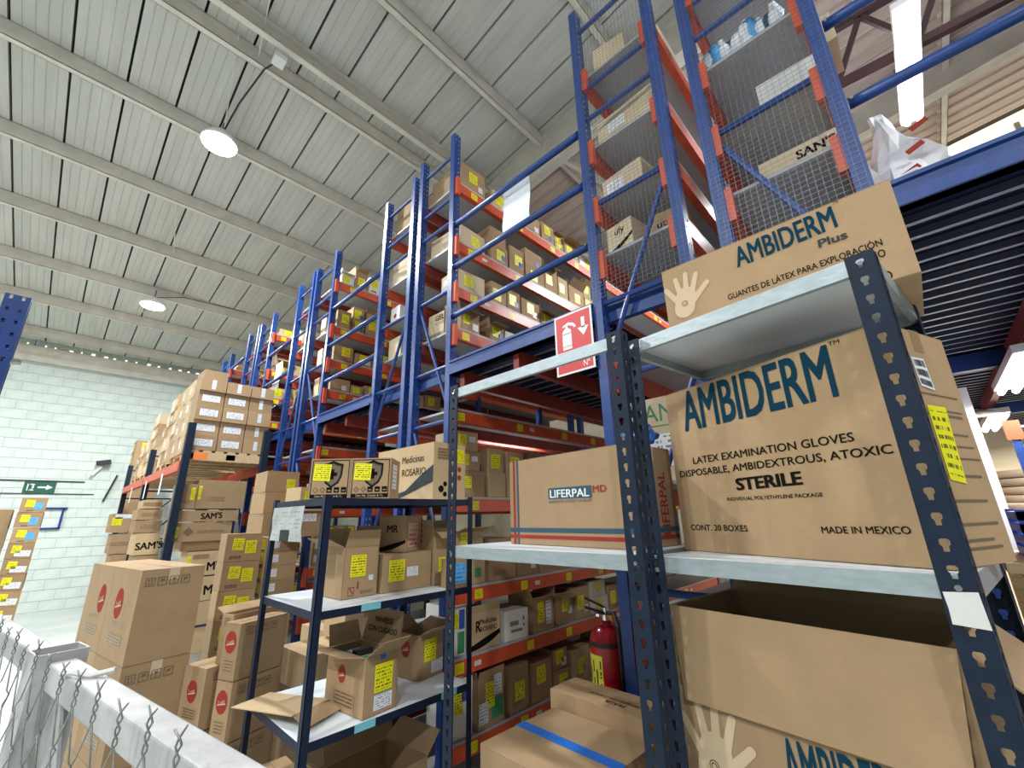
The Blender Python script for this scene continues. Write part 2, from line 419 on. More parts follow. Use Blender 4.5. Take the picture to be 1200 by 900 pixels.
# conduits, cameras and signs on the left wall
t = root('wall_conduit', 'thin grey conduit running level along the pale green block wall', 'pipe', (XW+.02, -1.9, .95))
MB().tube([(0, -.6, 0), (0, 2.35, 0)], .014, 6).build('pipe', 'grey_ink', t)
t = root('wall_conduit', 'lower thin dark conduit on block wall just above the green exit sign', 'pipe', (XW+.02, -1.9, .98-.30))
MB().tube([(0, -.6, 0), (0, 2.55, 0)], .010, 6).build('pipe', 'grey_ink', t)
p = aim(121, 545, X=XW+.12)
t = root('security_camera', 'small dark security camera at the end of the wall conduit', 'camera', (XW+.02, p.y, p.z))
MB().bar((.09, -.12, .03), (.14, .12, .08), .10, .10).build('camera_body', 'black', t)
MB().bar((.06, -.02, -.03), (.10, -.16, -.24), .05, .05).build('junction_box', 'lamp_body', t)
MB().bar((.02, 0, .02), (.10, 0, .05), .03).build('bracket', 'black', t)
p = aim(46.5, 571, X=XW+.03)
t = root('exit_sign', 'green exit sign with white running figure and arrow on block wall', 'sign', (XW+.003, p.y, p.z))
MB().box((0, -.24, -.115), (.012, .24, .115)).build('sign_plate', 'sign_green', t)
b = MB(); X1 = .0135
def yz(b, pts): b.poly([(X1, y, z) for y, z in pts])
for q in ([(-.03,-.018),(.10,-.018),(.10,.018),(-.03,.018)], [(.10,-.055),(.20,0),(.10,.055)]): yz(b, q)
b.build('arrow', 'white', t)
b = MB()
for q in ([(-.19,-.07),(-.17,-.07),(-.17,.07),(-.19,.07)], [(-.15,-.07),(-.08,-.07),(-.08,-.05),(-.15,-.05)], [(-.15,.05),(-.08,.05),(-.08,.07),(-.15,.07)], disc(-.10,.045,.016,n=10), [(-.12,.03),(-.09,.03),(-.085,-.02),(-.11,-.02)], [(-.11,-.02),(-.095,-.02),(-.125,-.06),(-.145,-.06)]): yz(b, q)
b.build('running_figure', 'white', t)
p = aim(129, 572, X=XW+.03)
t = root('wall_strip', 'short dark upright strip fixed on the block wall below the camera', 'strip', (XW+.002, p.y, p.z))
MB().bar((.02, -.07, -.30), (.02, .07, .30), .09, .03).build('strip_plate', 'grey_ink', t)
p = aim(58, 607, X=XW+.03)
t = root('wall_frame', 'small blue open bracket frame on the block wall beside labelled glove cartons', 'bracket', (XW+.002, p.y, p.z))
MB().box((.0, -.2, .18), (.05, .24, .22)).box((.0, .16, -.22), (.05, .20, .20)).box((.0, -.2, -.24), (.05, .20, -.20)).build('frame_bar', 'blue', t)

# ------------------------------------------------------------------ lamps
def area(name, loc, sx, sy, power, par=None, col=(.93, .97, 1), disk=False):
    l = bpy.data.lights.new(name, 'AREA'); l.shape = 'DISK' if disk else 'RECTANGLE'; l.size = sx
    if not disk: l.size_y = sy
    l.energy = power; l.color = col
    o = bpy.data.objects.new(name, l); COL.objects.link(o); o.location = loc
    if par: o.parent = par
    return o
def high_bay(x, y, z, label, group=None):
    t = root('high_bay_lamp', label, 'lamp', (x, y, z), group=group)
    MB().lathe([(.02, .16), (.05, .15), (.13, .12), (.19, .04), (.20, .0), (.19, -.01)], 28).build('lamp_housing', 'lamp_body', t, smooth=True)
    MB().lathe([(.18, -.03), (.185, -.012)], 28).build('lens', 'lamp_white', t)
    MB().tube([(0, 0, .15), (0, 0, roof_z(x)-z-.2)], .008, 5).build('hanger_rod', 'cord', t)
    area('lamp_light', (0, 0, -.05), .36, .36, LAMP_W, t, disk=True)
    return t
zl = lambda x: roof_z(x)-.52
t = high_bay(-5.42, .56, zl(-5.42), 'round white high bay lamp glowing on ceiling, nearest and largest')
a = Vector((0, 0, .16))
MB().tube([(0,0,.16), (.05,.02,.22), (.45,.05,.30), (1.0,.14,.42), (1.24,.22,.40)], .010, 6).build('power_cord', 'cord', t)
MB().box((1.16,.16,.38), (1.30,.28,.44)).build('socket_box', 'white', t)
t = high_bay(-9.95, .60, zl(-9.95), 'round white high bay lamp glowing on ceiling, farther from camera near block wall')
MB().tube([(0,0,.16), (.25,.4,.22), (.1,1.5,.34)], .008, 6).build('power_cord', 'cord', t)
for i, (x, y) in enumerate(((3.7, .5), (-5.4, -4.5), (-.85, -4.5), (-10, -4.5), (3.7, -4.5))):
    high_bay(x, y, zl(x), 'round high bay lamp outside the picture, '+('right of the mesh racks', 'behind the viewer over the fence', 'directly behind the viewer', 'behind the viewer by the block wall', 'behind the viewer at far right')[i])
high_bay(-.45, 5.6, 3.9, 'added unseen high bay lamp behind the mesh-fronted racks, brightening the rear bay', None)  # extra lamp hidden by the racks, added to brighten the far roof
def tube_fixture(c, L, label, ang=90, power=None, hang=.3, n=2, reflector=True, col=(.93, .95, 1)):
    t = root('fluorescent_fixture', label, 'lamp', c, R(ang))
    MB().box((-L/2, -.07, .0), (L/2, .07, .05)).build('fixture_body', 'lamp_body', t)
    for k in range(n):
        y = (k-(n-1)/2)*.075
        MB().tube([(-L/2+.03, y, -.022), (L/2-.03, y, -.022)], .020, 10).build('fluorescent_tube', 'tube_white', t)
    for x in (-L/2+.05, L/2-.05): MB().tube([(x, 0, .05), (x, 0, .05+hang)], .006, 5).build('hanger_wire', 'cord', t)
    area('tube_light', (0, 0, -.06), L*.9, .12, power or TUBE_W, t, col)
    return t

# ------------------------------------------------------------------ pallet racks that carry the mezzanine
YF = 1.92
PITCH, PW = .0508, .055
def post_mesh(h, holes=True, key={}):
    k = (round(h, 2), holes)
    if k in key: return key[k]
    b = MB(); D = .07
    if not holes:
        b.box((0, 0, 0), (PW, D, h)); key[k] = b.mesh('post', 'blue'); return key[k]
    # front plate, two perforated side plates, two small return lips
    b.box((0, 0, 0), (PW, .002, h)); b.box((0, D-.002, 0), (.015, D, h)); b.box((PW-.015, D-.002, 0), (PW, D, h))
    cs = (.002, .013, .022, .046, .055, D-.002); n = int(h/PITCH)
    for x in (0., PW):
        for i in range(n+1):
            z = i*PITCH; rs = (z, z+.016, z+.032, min(z+PITCH, h))
            if rs[3] <= rs[2]: continue
            for r in range(3):
                for c in range(5):
                    if r == 1 and c in (1, 3): continue
                    b.poly([(x, cs[c], rs[r]), (x, cs[c+1], rs[r]), (x, cs[c+1], rs[r+1]), (x, cs[c], rs[r+1])])
    key[k] = b.mesh('post', 'blue'); return key[k]
LEVELS = (2.90, 2.28, 1.84, 1.46, .78, .124, -.48, -.905, -1.37)
def rack(label, x0, x1, top, bays=(1.92, 4.35, 6.80), levels=LEVELS, mir=1, mesh=False, holes=True, side='R', group=None):
    """x0..x1: outer faces of the row; mir: +1 puts the high end of the diagonals on the left post"""
    t = root('pallet_rack', label, 'rack', (x0, YF, -H), group=group); W = x1-x0
    for k, y in enumerate(bays):
        hh = holes and k == 0
        for x in (0, W-PW): put(post_mesh(top+H, hh), 'post', t, (x, y-YF, 0))
        for x in (0, W-PW): MB().box((x-.02, y-YF-.02, 0), (x+PW+.02, y-YF+.09, .008)).build('foot_plate', 'blue', t)
        zs = (top-.2, 2.75, 2.49, 1.81, 1.14, .70, -.34, -1.0) if k == 0 else (top-.2, 2.0, .7, -.6)
        for z in zs: MB().tube([(PW-.005, y-YF+.035, z+H), (W-PW+.005, y-YF+.035, z+H)], .016, 8).build('rung', 'blue', t)
        if k == 0:
            a, c = (PW, W-PW) if mir > 0 else (W-PW, PW)
            for z1, z0 in ((1.79, .80), (.66, -.34)): MB().tube([(a, y-YF+.035, z1+H), (c, y-YF+.035, z0+H)], .014, 8).build('brace', 'blue', t)
    for i in range(len(bays)-1):
        ya, yb = bays[i]-YF+.07, bays[i+1]-YF
        for z in levels:
            hi = z > 1
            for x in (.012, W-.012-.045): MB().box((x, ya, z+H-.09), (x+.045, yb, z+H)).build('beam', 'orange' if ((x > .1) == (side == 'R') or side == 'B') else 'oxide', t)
            MB().box((.012, ya+.01, z+H+.001), (W-.012, yb-.01, z+H+.018)).build('shelf_panel', 'shelf_grey', t)
            if i == 0:
                for x in ((PW-.001, W-PW-.031) if mesh else (W+.001,) if side == 'R' else ()): MB().box((x, .012, z+H-.17), (x+.032, .05, z+H+.01)).build('beam_bracket', 'orange', t)
    if mesh:
        b = MB(); p = .0254; z = 1.16
        while z < top-.02: b.bar((.01, -.006, z+H), (W-.01, -.006, z+H), .0012); z += p
        x = .012
        while x < W-.01: b.bar((x, -.0075, 1.16+H), (x, -.0075, top-.03+H), .0012, up=(0,1,0)); x += p
        b.build('wire_mesh', 'mesh_wire', t, kind='stuff')
    return t
R1L = rack('blue pallet rack row with wire mesh end, left of the two nearest', -1.165, -.60, 3.50, mir=-1, mesh=True, side='B')
R1R = rack('blue pallet rack row with wire mesh end, right of the two nearest', -.46, .098, 3.50, mir=1, mesh=True, side='B')
R2R = rack('blue rack row with orange shelf beams facing the aisle behind the extinguisher sign', -3.02, -2.475, 3.42, mir=1)
R2L = rack('blue rack row back to back with the row left of the extinguisher sign aisle', -3.68, -3.105, 3.35, mir=-1, side='L')
R3R = rack('third blue rack row with orange beams from the extinguisher sign aisle', -5.50, -4.865, 3.34, mir=1)
R3L = rack('blue rack row standing back to back on the left of the third orange beam row', -6.12, -5.56, 3.33, mir=-1, side='L', bays=(1.92, 4.35))
R4R = rack('farther blue rack row with orange beams and white sheet on its rail', -7.78, -7.13, 3.27, mir=1, bays=(1.92, 4.35))
R4L = rack('farther blue rack row seen behind the carton stacks on the high pallets', -8.46, -7.88, 3.30, mir=-1, bays=(1.92, 4.35), side='L')
R5R = rack('farthest blue rack row with orange beams close to the pale block wall', -10.15, -9.52, 3.25, mir=1, bays=(1.92, 4.35))
R6R = rack('last blue rack row glimpsed between pallets and the block wall', -12.55, -11.9, 3.2, mir=1, bays=(1.92, 4.35), levels=(2.28, 1.46, .78))
R0L = rack('blue and orange rack row at far right under the mezzanine deck', 1.55, 2.15, 3.3, mir=-1, bays=(4.35, 6.8), levels=(.124, -.48, -.905), holes=False, side='B')

# ------------------------------------------------------------------ mezzanine walkways over the aisles
def walkway(label, x0, x1, y1=9.2, jx=None, cross='oxide'):
    x0 += .003; x1 -= .003; t = root('mezzanine_walkway', label, 'walkway', (x0, YF, 1.04)); W = x1-x0
    e = MB(); e.box((-.0, .0, 0), (W, .05, .11)); e.box((0, -.012, .094), (W, .05, .11)); e.box((0, -.012, 0), (W, .05, .014)); e.build('edge_beam', 'blue', t)
    b = MB(); w = .122
    pf = ((0,0),(.012,-.028),(.036,-.028),(.044,0),(w,0))
    for x in (.0, W):
        b.v += [(x, y, z+.05) for y, z in pf]
    n = len(pf)
    for i in range(n-1): b.f.append((i, i+1, n+i+1, n+i))
    b.v += [(0, 0, .062), (W, 0, .062), (W, w, .062), (0, w, .062)]; b.f.append((2*n, 2*n+1, 2*n+2, 2*n+3))
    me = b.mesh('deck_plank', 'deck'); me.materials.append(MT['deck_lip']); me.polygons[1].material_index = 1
    y = .055; k = 0
    while y < y1-YF: put(me, 'deck_plank', t, (0, y, 0)); y += .13
    if 1:
        for x in (jx or (.06, W/2-.03, W-.12)): MB().box((x, .055, -.10), (x+.05, y1-YF, .018)).build('joist', 'oxide', t)
        for yy in (2.43, 4.88): MB().box((0, yy, -.12), (W, yy+.06, -.0)).build('cross_beam', cross, t)
    return t
W0J = 1.3
W1 = walkway('blue ribbed mezzanine walkway over the aisle behind the extinguisher sign', -2.475, -1.165)
W2 = walkway('blue ribbed mezzanine walkway over the second aisle left of the sign', -4.865, -3.68)
W3 = walkway('blue ribbed mezzanine walkway over the third aisle left of the sign', -7.13, -6.12, 5)
W4 = walkway('blue ribbed mezzanine walkway over the fourth aisle near the high pallets', -9.52, -8.46, 5)
W0 = walkway('blue ribbed mezzanine walkway overhead at far right beside the big cartons', .10, 1.55, jx=(.48, W0J), cross='blue_dark')
W00 = walkway('blue ribbed mezzanine deck overhead beyond the right picture edge', 2.15, 4.6)
for a, b_ in ((-3.105, -3.02), (-3.68, -3.105), (-3.02, -2.475), (-5.50, -4.865), (-6.12, -5.50), (-1.165, -.60), (-.60, -.46), (-.46, .10)):
    t = root('frame_tie_beam', {-3.105: 'short blue tie beam in the gap between back to back racks left of sign', -3.68: 'blue tie beam across the rack frame left of the gap', -3.02: 'blue tie beam crossing the rack end just left of the sign aisle',
        -5.50: 'blue tie beam crossing the end of the third rack pair, right side', -6.12: 'blue tie beam crossing the end of the third rack pair, left side', -1.165: 'blue tie beam below the wire mesh of the left mesh-fronted rack',
        -.60: 'short blue tie beam in the gap between the two mesh-fronted racks', -.46: 'blue tie beam below the wire mesh of the right mesh-fronted rack'}[a], 'beam', (a, 1.995, 1.04))
    MB().box((0, 0, 0), (b_-a, .04, .10)).build('tie_bar', 'blue', t)
def rails(label, x0, x1, zs, sheet=False):
    x0 += .003; x1 -= .003; t = root('guard_rail', label, 'railing', (x0, YF+.03, zs[-1])); 
    for z in zs:
        MB().tube([(0, 0, z-zs[-1]), (x1-x0, 0, z-zs[-1])], .024, 10).build('rail', 'blue', t, smooth=True)
        for x in (.012, x1-x0-.012): MB().tube([(x, -.035, z-zs[-1]), (x, .03, z-zs[-1])], .008, 6).build('bolt', 'chrome', t)
    return t
rails('three round blue guard rails across the aisle above the extinguisher sign', -2.475, -1.165, (2.42, 2.0, 1.55))
rails('blue guard rails across the second aisle left of the sign', -4.865, -3.68, (2.5, 2.0, 1.55))
rails('blue guard rails with a small white sheet across the third aisle', -7.13, -6.12, (2.5, 2.0, 1.55))
rails('blue guard rails across the fourth aisle behind stacked pallets', -9.48, -8.46, (2.9, 2.0, 1.55))
rails('round blue guard rails at far right above the mezzanine edge', .10, 1.55, (2.42, 2.04, 1.59))
# sheets hung on the rails
def sheet(label, p, w_, h_, m='paper', rz=0):
    t = root('paper_sheet', label, 'paper', p, rz); b = MB(); n = 5
    for i in range(n+1):
        z = -h_*i/n; d = .012*math.sin(i*1.1); b.v += [(-w_/2, d, z), (w_/2, d+.004, z)]
    for i in range(n): k = 2*i; b.f.append((k, k+1, k+3, k+2))
    o = b.build('sheet', m, t); s = o.modifiers.new('thickness', 'SOLIDIFY'); s.thickness = .001
    return t
sheet('large blank white sheet hanging from the guard rails above the sign aisle', (-1.80, YF+.070, 2.44), .27, .40)
p = aim(326, 425, Y=YF+.06); sheet('small blank white sheet hung on guard rail of a far aisle', (p.x, YF+.075, p.z), .28, .42)

# fire extinguisher sign on the mezzanine edge
pa = aim(650, 377, Y=YF-.02); pb = aim(653, 443, Y=YF-.02); SW, SH = .262, .375
t = root('extinguisher_sign', 'red and white fire extinguisher sign reading EXTINTOR on blue beam', 'sign', (pa.x+SW/2, YF-.022, pb.z))
d3 = (SW, .004, SH)
b = MB(); b.box((-SW/2, -.002, 0), (SW/2, .002, SH)); b.build('sign_plate', 'white', t)
flat(t, d3, 'F', [rect(.012, .135, SW-.012, SH-.012), rect(.012, .012, SW-.012, .130)], 'red_sign', 'red_field', .0008)
cyl = [(.055,.150),(.120,.150),(.120,.252)]+[(.0875+.0325*math.cos(a), .252+.032*math.sin(a)) for a in [i*math.pi/8 for i in range(1, 8)]]+[(.055,.252)]
flat(t, d3, 'F', [cyl], 'white', 'extinguisher_symbol', .0014)
flat(t, d3, 'F', [[(.060,.292),(.095,.300),(.125,.290),(.145,.272),(.156,.280),(.135,.305),(.100,.318),(.062,.305)], rect(.078,.283,.096,.300)], 'white', 'handle_symbol', .0014)
flat(t, d3, 'F', [rect(.053,.246,.122,.250), rect(.053,.168,.122,.171)], 'red_sign', 'symbol_line', .002)
flat(t, d3, 'F', [rect(.190,.255,.214,.320), [(.165,.258),(.202,.205),(.239,.258),(.214,.262),(.190,.262)]], 'white', 'arrow', .0014)
text(t, d3, 'F', 'EXTINTOR', .5, .205, .056, 'white', .84, bold=.012, off=.0014)
text(t, d3, 'F', 'Nº', .80, .10, .05, 'white', .8, bold=.01, off=.0014)

# fixtures under and above the mezzanine
p = aim(1066, 82, Z=3.15)
tx = tube_fixture((p.x, p.y, p.z), 1.25, 'long glowing tube lamp hanging high at right under the roof', 90, 60, hang=.5)
for (px, py, L, nm) in ((1192, 437, 1.2, 'glowing twin tube lamp under the deck at right edge, nearer one'), (1165, 494, 1.2, 'glowing twin tube lamp under the deck at right, farther one')):
    p = aim(px, py, Z=.84); tube_fixture((p.x, p.y, p.z), L, nm, 90, 40, hang=.04)
p = aim(604, 508, Z=.84); tube_fixture((p.x, p.y, p.z), .9, 'glowing tube lamp far under the mezzanine beyond the stacked small cartons', 90, 26, hang=.15, n=1)
p = aim(1142, 486, Z=.83); t = root('round_reflector', 'round white reflector dish between the lamps under the deck at right', 'lamp', (p.x, p.y, p.z))
MB().lathe([(.03, .05), (.17, .0), (.175, -.01)], 20).build('dish', 'lamp_body', t, smooth=True); MB().tube([(0,0,.05),(0,0,.08)], .01, 6).build('stem', 'cord', t)
# dark truss carrying the high tube lamp
a = aim(985, 92, Y=3.75); c = aim(1160, 0, Y=3.75); c = a+(c-a)*2.2
t = root('steel_truss', 'dark steel truss crossing the top right corner beside the tube lamp', 'truss', (a.x-.6, 3.75, a.z-.02))
o0 = Vector((a.x-.6, 3.75, a.z-.02)); sl = (c.z-a.z)/(c.x-a.x)
q = lambda x, dz: Vector((x, 0, sl*x+dz))
MB().bar(q(0,0), q(2.9,0), .05, .06).build('bottom_chord', 'truss', t)
MB().bar(q(0,.55), q(2.9,.55), .05, .06).build('top_chord', 'truss', t)
for i in range(6): MB().bar(q(i*.48+.1, .02), q(i*.48+.34, .54), .035).build('web_bar', 'truss', t); MB().bar(q(i*.48+.34, .54), q(i*.48+.58, .02), .035).build('web_bar', 'truss', t)

# ------------------------------------------------------------------ slotted angle shelving in front
SP = .0505
def slot_post(h, fx=1, fy=1, w=.057, wy=.050, cache={}):
    k = (round(h, 2), fx, fy)
    if k in cache: return cache[k]
    b = MB(); n = int(h/SP)+1
    for ax, s, W in (('x', fx, w), ('y', fy, wy)):
        m = W/2; q = SP/2
        hole = ((-.0045,-.0125),(.0045,-.0125),(.005,-.003),(.0085,.002),(.0085,.009),(.0055,.0125),(-.0055,.0125),(-.0085,.009),(-.0085,.002),(-.005,-.003))
        outer = ((-.0045,-q),(.0045,-q),(m,-q),(m,.002),(m,q),(.0055,q),(-.0055,q),(-m,q),(-m,.002),(-m,-q))
        for i in range(n):
            zc = h-(i+.5)*SP; P = lambda a, z: ((a+m)*s, 0, max(zc+z, 0)) if ax == 'x' else (0, (a+m)*s, max(zc+z, 0))
            if zc < .02: b.poly([P(-m, -q), P(m, -q), P(m, q), P(-m, q)]); continue
            for j in range(10): k2 = (j+1) % 10; b.poly([P(*outer[j]), P(*outer[k2]), P(*hole[k2]), P(*hole[j])])
    me = b.mesh('slotted_post', 'navy_post'); cache[k] = me; return me
def shelf(par, x0, y0, x1, y1, z, name='shelf', top='shelf_white', lip=.045, lm='galv'):
    b = MB(); b.box((x0, y0, z-.004), (x1, y1, z)); s = b.build(name, top, par)
    b = MB(); e = .0015
    b.box((x0, y0-e, z-lip), (x1, y0, z+.0005)); b.box((x0, y1, z-lip), (x1, y1+e, z)); b.box((x0-e, y0, z-lip), (x0, y1, z)); b.box((x1, y0, z-lip), (x1+e, y1, z))
    b.box((x0, y0, z-lip), (x1, y0+.016, z-lip+.002)); b.box((x0, y1-.016, z-lip), (x1, y1, z-lip+.002)); b.box((x0, y0, z-lip), (x0+.016, y1, z-lip+.002)); b.box((x1-.016, y0, z-lip), (x1, y1, z-lip+.002))
    b.build('shelf_lip', lm, s); return s
def unit(label, loc, rz, L, D, top, zs, posts, bars=(), xr=.004):
    t = root('shelving_unit', label, 'shelf', (loc[0], loc[1], -H), rz); h = top+H
    for x, y, fx, fy in [((0,0,1,1), (L,0,-1,1), (0,D,1,-1), (L,D,-1,-1))[i] for i in posts]:
        o = put(slot_post(h, fx, fy), 'slotted_post', t, (x, y, 0)); s = o.modifiers.new('sheet', 'SOLIDIFY'); s.thickness = .002; s.offset = 0
    for z in zs: shelf(t, .004, .004, L-xr, D-.004, z+H, top='shelf_white')
    b = MB()
    for z in zs:
        for x in (.028, L-.028):
            for dz in (-.012, -.034): b.lathe([(.006, 0), (.006, .004)], 8, (x, 0, 0)); 
    for z in bars:
        e = .0015; MB().box((.004, .0025, z+H-.045), (L-.004, .004, z+H)).box((.004, .004, z+H-.002), (L-.004, .03, z+H)).box((.004, .004, z+H-.045), (L-.004, .02, z+H-.043)).build('cross_bar', 'galv', t)
    zs = tuple(zs)+tuple(bars)
    for z in zs:
        for x in (.028, L-.028):
            bo = MB(); bo.tube([(x, -.004, z+H-.022), (x, .004, z+H-.022)], .0065, 6); bo.build('bolt', 'chrome', t)
    return t
UA = -7.5
U1 = unit('left bay of dark slotted shelving in the foreground holding the striped carton', (-1.626, 1.27), 0, .955, .50, .622, (-.125, -1.05), (0, 1), (.605,), .040)
U2 = unit('right bay of dark slotted shelving in the foreground holding the glove cartons', (-.705, 1.362), R(UA), .735, .54, .606, (.600, -.133, -.96), (0, 1, 3))
# torn paper patch on the right post
c_, s_ = math.cos(R(UA)), math.sin(R(UA))
def u2w(x, y): return (-.705+x*c_-y*s_, 1.362+x*s_+y*c_)
b = MB(); b.v = [(.682,-.0022,1.536),(.733,-.0022,1.540),(.736,-.0022,1.475),(.683,-.0022,1.478),(.684,-.0022,1.505)]; b.f = [(0,4,3,2,1)]
o = b.build('paper_patch', 'card_white', U2); o.modifiers.new('s', 'SOLIDIFY').thickness = .001

# placing print from measured photo points on a box face
def fuv(o, dims, f, px, py):
    bpy.context.view_layer.update() if False else None
    M = Matrix.Translation(o.location) @ Matrix.Rotation(o.rotation_euler[2], 4, 'Z') @ face_m(dims, f)
    Mi = M.inverted(); c = Mi @ Vector((0, 0, H)); d = Mi.to_3x3() @ (RX*((px-600)/FPX)+UP*(-(py-450)/FPX)+FW)
    t = -c.z/d.z; return c.x+d.x*t, c.y+d.y*t
def text_px(o, dims, f, s, BL, BR, TL, m='ink', bold=0., off=.0015, vert=False):
    a = Vector(fuv(o, dims, f, *BL)); b_ = Vector(fuv(o, dims, f, *BR)); c = Vector(fuv(o, dims, f, *TL))
    k = (s, m, bold, 'CENTER', 1.)
    tx = text(o, dims, f, s, 0, 0, 1, m, bold=bold); me = tx.data
    xs = [v.co.x for v in me.vertices]; ys = [v.co.y for v in me.vertices]
    d = b_-a; w = d.length; ang = math.atan2(d.y, d.x); n = Vector((-d.y, d.x)).normalized(); h = abs((c-a).dot(n))
    y0 = 0 if any(ch in s for ch in ',yjgpq') else min(ys)
    base = -.36 if y0 == 0 else min(ys); hh = max(ys)-base
    if any(ch in s for ch in 'ÁÉÍÓÚÑ'): hh = .72
    tx.matrix_local = face_m(dims, f) @ Matrix.Translation((a.x, a.y, off)) @ Matrix.Rotation(ang, 4, 'Z') @ Matrix.Diagonal((w/(max(xs)-min(xs)), h/hh, 1, 1)) @ Matrix.Translation((-min(xs), -base, 0))
    return tx
def quad_px(o, dims, f, pts, m, name='sticker', off=.0014):
    """sticker whose corners (tl, tr, br, bl) were measured in the photo"""
    q = [fuv(o, dims, f, *p) for p in pts]; b = MB(); b.v = [(x, y, z) for z in (0, .0006) for x, y in (q[3], q[2], q[1], q[0])]
    b.f = [(4,5,6,7),(0,3,2,1),(0,1,5,4),(1,2,6,5),(2,3,7,6),(3,0,4,7)]; U = ((0,0),(1,0),(1,1),(0,1)); b.uv = [U[i % 4] for g in b.f for i in g]
    s = b.build(name, m, o); s.matrix_local = face_m(dims, f) @ Matrix.Translation((0,0,off)); return s
def capsule(x0, y0, x1, y1, r, r2=None, n=8):
    r2 = r2 or r; a = math.atan2(y1-y0, x1-x0)
    return [(x0+r*math.cos(a+math.pi/2+i*math.pi/n), y0+r*math.sin(a+math.pi/2+i*math.pi/n)) for i in range(n+1)]+[(x1+r2*math.cos(a-math.pi/2+i*math.pi/n), y1+r2*math.sin(a-math.pi/2+i*math.pi/n)) for i in range(n+1)]
def hand(o, dims, f, x, y, s):
    F = lambda *c: capsule(*[(v*s+(x if i % 2 == 0 else y)) for i, v in enumerate(c[:4])], c[4]*s, c[5]*s)
    for i, c in enumerate(((-.30,.1,-.62,.62,.10,.085), (-.12,.2,-.24,.92,.10,.085), (.08,.2,.14,1.0,.10,.085), (.26,.15,.50,.86,.10,.085), (.30,-.1,.82,.40,.11,.09), (-.05,-.3,.05,.15,.36,.36))):
        flat(o, dims, f, [F(*c)], 'hand_ink', 'hand_print', .0012+.0001*i)
    flat(o, dims, f, [disc(x-.02*s, y-.12*s, .11*s)], 'ink', 'seal_ring', .0022); flat(o, dims, f, [disc(x-.02*s, y-.12*s, .095*s)], 'hand_ink', 'seal_ring', .0026)
    flat(o, dims, f, [disc(x-.02*s, y-.12*s, .065*s)], 'ink', 'seal_ring', .0030); flat(o, dims, f, [disc(x-.02*s, y-.12*s, .048*s)], 'hand_ink', 'seal_ring', .0034)

# the big sterile glove carton
A0 = Vector((-.69, 1.62, 0)); ang = R(-21); dm = (.74, .31, .578)
u = Vector((math.cos(ang), math.sin(ang), 0)); n = Vector((-u.y, u.x, 0)); c = A0+u*dm[0]/2+n*dm[1]/2
o = AMB = carton('huge brown carton printed AMBIDERM and STERILE on the right foreground shelf', (c.x, c.y, -.1315), dm, ang, near=True, tape='kraft_tape', name='glove_carton')
text_px(o, dm, 'F', 'AMBIDERM', (803.5, 506), (984, 464), (806, 458), 'teal_ink', bold=.022)
text_px(o, dm, 'F', 'TM', (971, 406), (984, 402), (971, 401), 'ink', bold=.0)
text_px(o, dm, 'F', 'LATEX EXAMINATION GLOVES', (813, 544), (1002, 517), (813, 536), 'ink', bold=.012)
text_px(o, dm, 'F', 'DISPOSABLE, AMBIDEXTROUS, ATOXIC', (798, 560), (1048, 532), (798, 552), 'ink', bold=.012)
text_px(o, dm, 'F', 'STERILE', (864, 575), (942, 568), (864, 560.5), 'ink', bold=.045)
text_px(o, dm, 'F', 'INDIVIDUAL POLYETHYLENE PACKAGE', (853, 587), (965, 582), (853, 583), 'ink', bold=.012)
text_px(o, dm, 'F', 'CONT. 20 BOXES', (810.5, 621), (877, 623), (810.5, 614.5), 'ink', bold=.012)
text_px(o, dm, 'F', 'MADE IN MEXICO', (964, 625), (1069, 626), (964, 617), 'ink', bold=.012)
quad_px(o, dm, 'R', [(1066, 418), (1081, 421), (1095, 458), (1079, 452)], 'code_label')
quad_px(o, dm, 'R', [(1085, 474), (1107, 478), (1132, 567), (1113, 562)], 'yellow_label')
for i, (v, a_) in enumerate(((.60,.05),(.34,.06),(.24,.1),(.15,.05),(.09,.2),(.06,.1))): flat(o, dm, 'R', [rect(.03, v*dm[2], dm[1]*(.93-a_), v*dm[2]+.006)], 'ink_soft', 'printed_rule')
flat(o, dm, 'R', [rect(.14, .30, .27, .304), rect(.14, .27, .28, .274), rect(.15, .24, .29, .244), rect(.14,.36,.28,.364), rect(.05,.40,.28,.404)], 'ink_soft', 'printed_rule')

# the carton overhead
dm = (.70, .39, .31); o = carton('brown carton printed AMBIDERM Plus on top of the right foreground shelf', (-.59+.35, 1.508+.195, .608), dm, 0, near=True, tape='clear_tape', name='glove_carton')
text_px(o, dm, 'F', 'AMBIDERM', (864.5, 314), (982.5, 265.5), (865.5, 289), 'teal_ink', bold=.022)
text_px(o, dm, 'F', 'TM', (976, 240), (982, 238), (976, 237), 'ink')
text_px(o, dm, 'F', 'Plus', (960, 291), (994, 279), (960, 281), 'grey_ink', bold=.03)
text_px(o, dm, 'F', 'GUANTES DE LÁTEX PARA EXPLORACIÓN', (854, 352), (1035, 287), (854, 345), 'ink', bold=.008)
text_px(o, dm, 'F', 'USO MÉDICO', (975, 322), (1039, 300), (974, 313), 'ink', bold=.01)
text_px(o, dm, 'F', 'O', (1037, 330), (1048, 326), (1036, 319), 'ink', bold=.01)
x, y = fuv(o, dm, 'F', 803, 352); hand(o, dm, 'F', x, y, .105)

# open carton on the shelf below
dm = (.655, .42, .675); c = u2w(.343, .275); o = carton('open brown glove carton with hanging front flap under the right foreground shelf', (c[0], c[1], -.955), dm, R(-7.5), open_=True, near=True,
    flaps=(('F', .245, -86), ('B', .10, 55), ('R', .12, -40), ('L', .03, -75)), name='glove_carton')
text_px(o, dm, 'F', 'AMBIDERM', (926, 925), (1090, 985), (926, 866), 'teal_ink', bold=.022)
x, y = fuv(o, dm, 'F', 838, 890); hand(o, dm, 'F', x, y, .13)

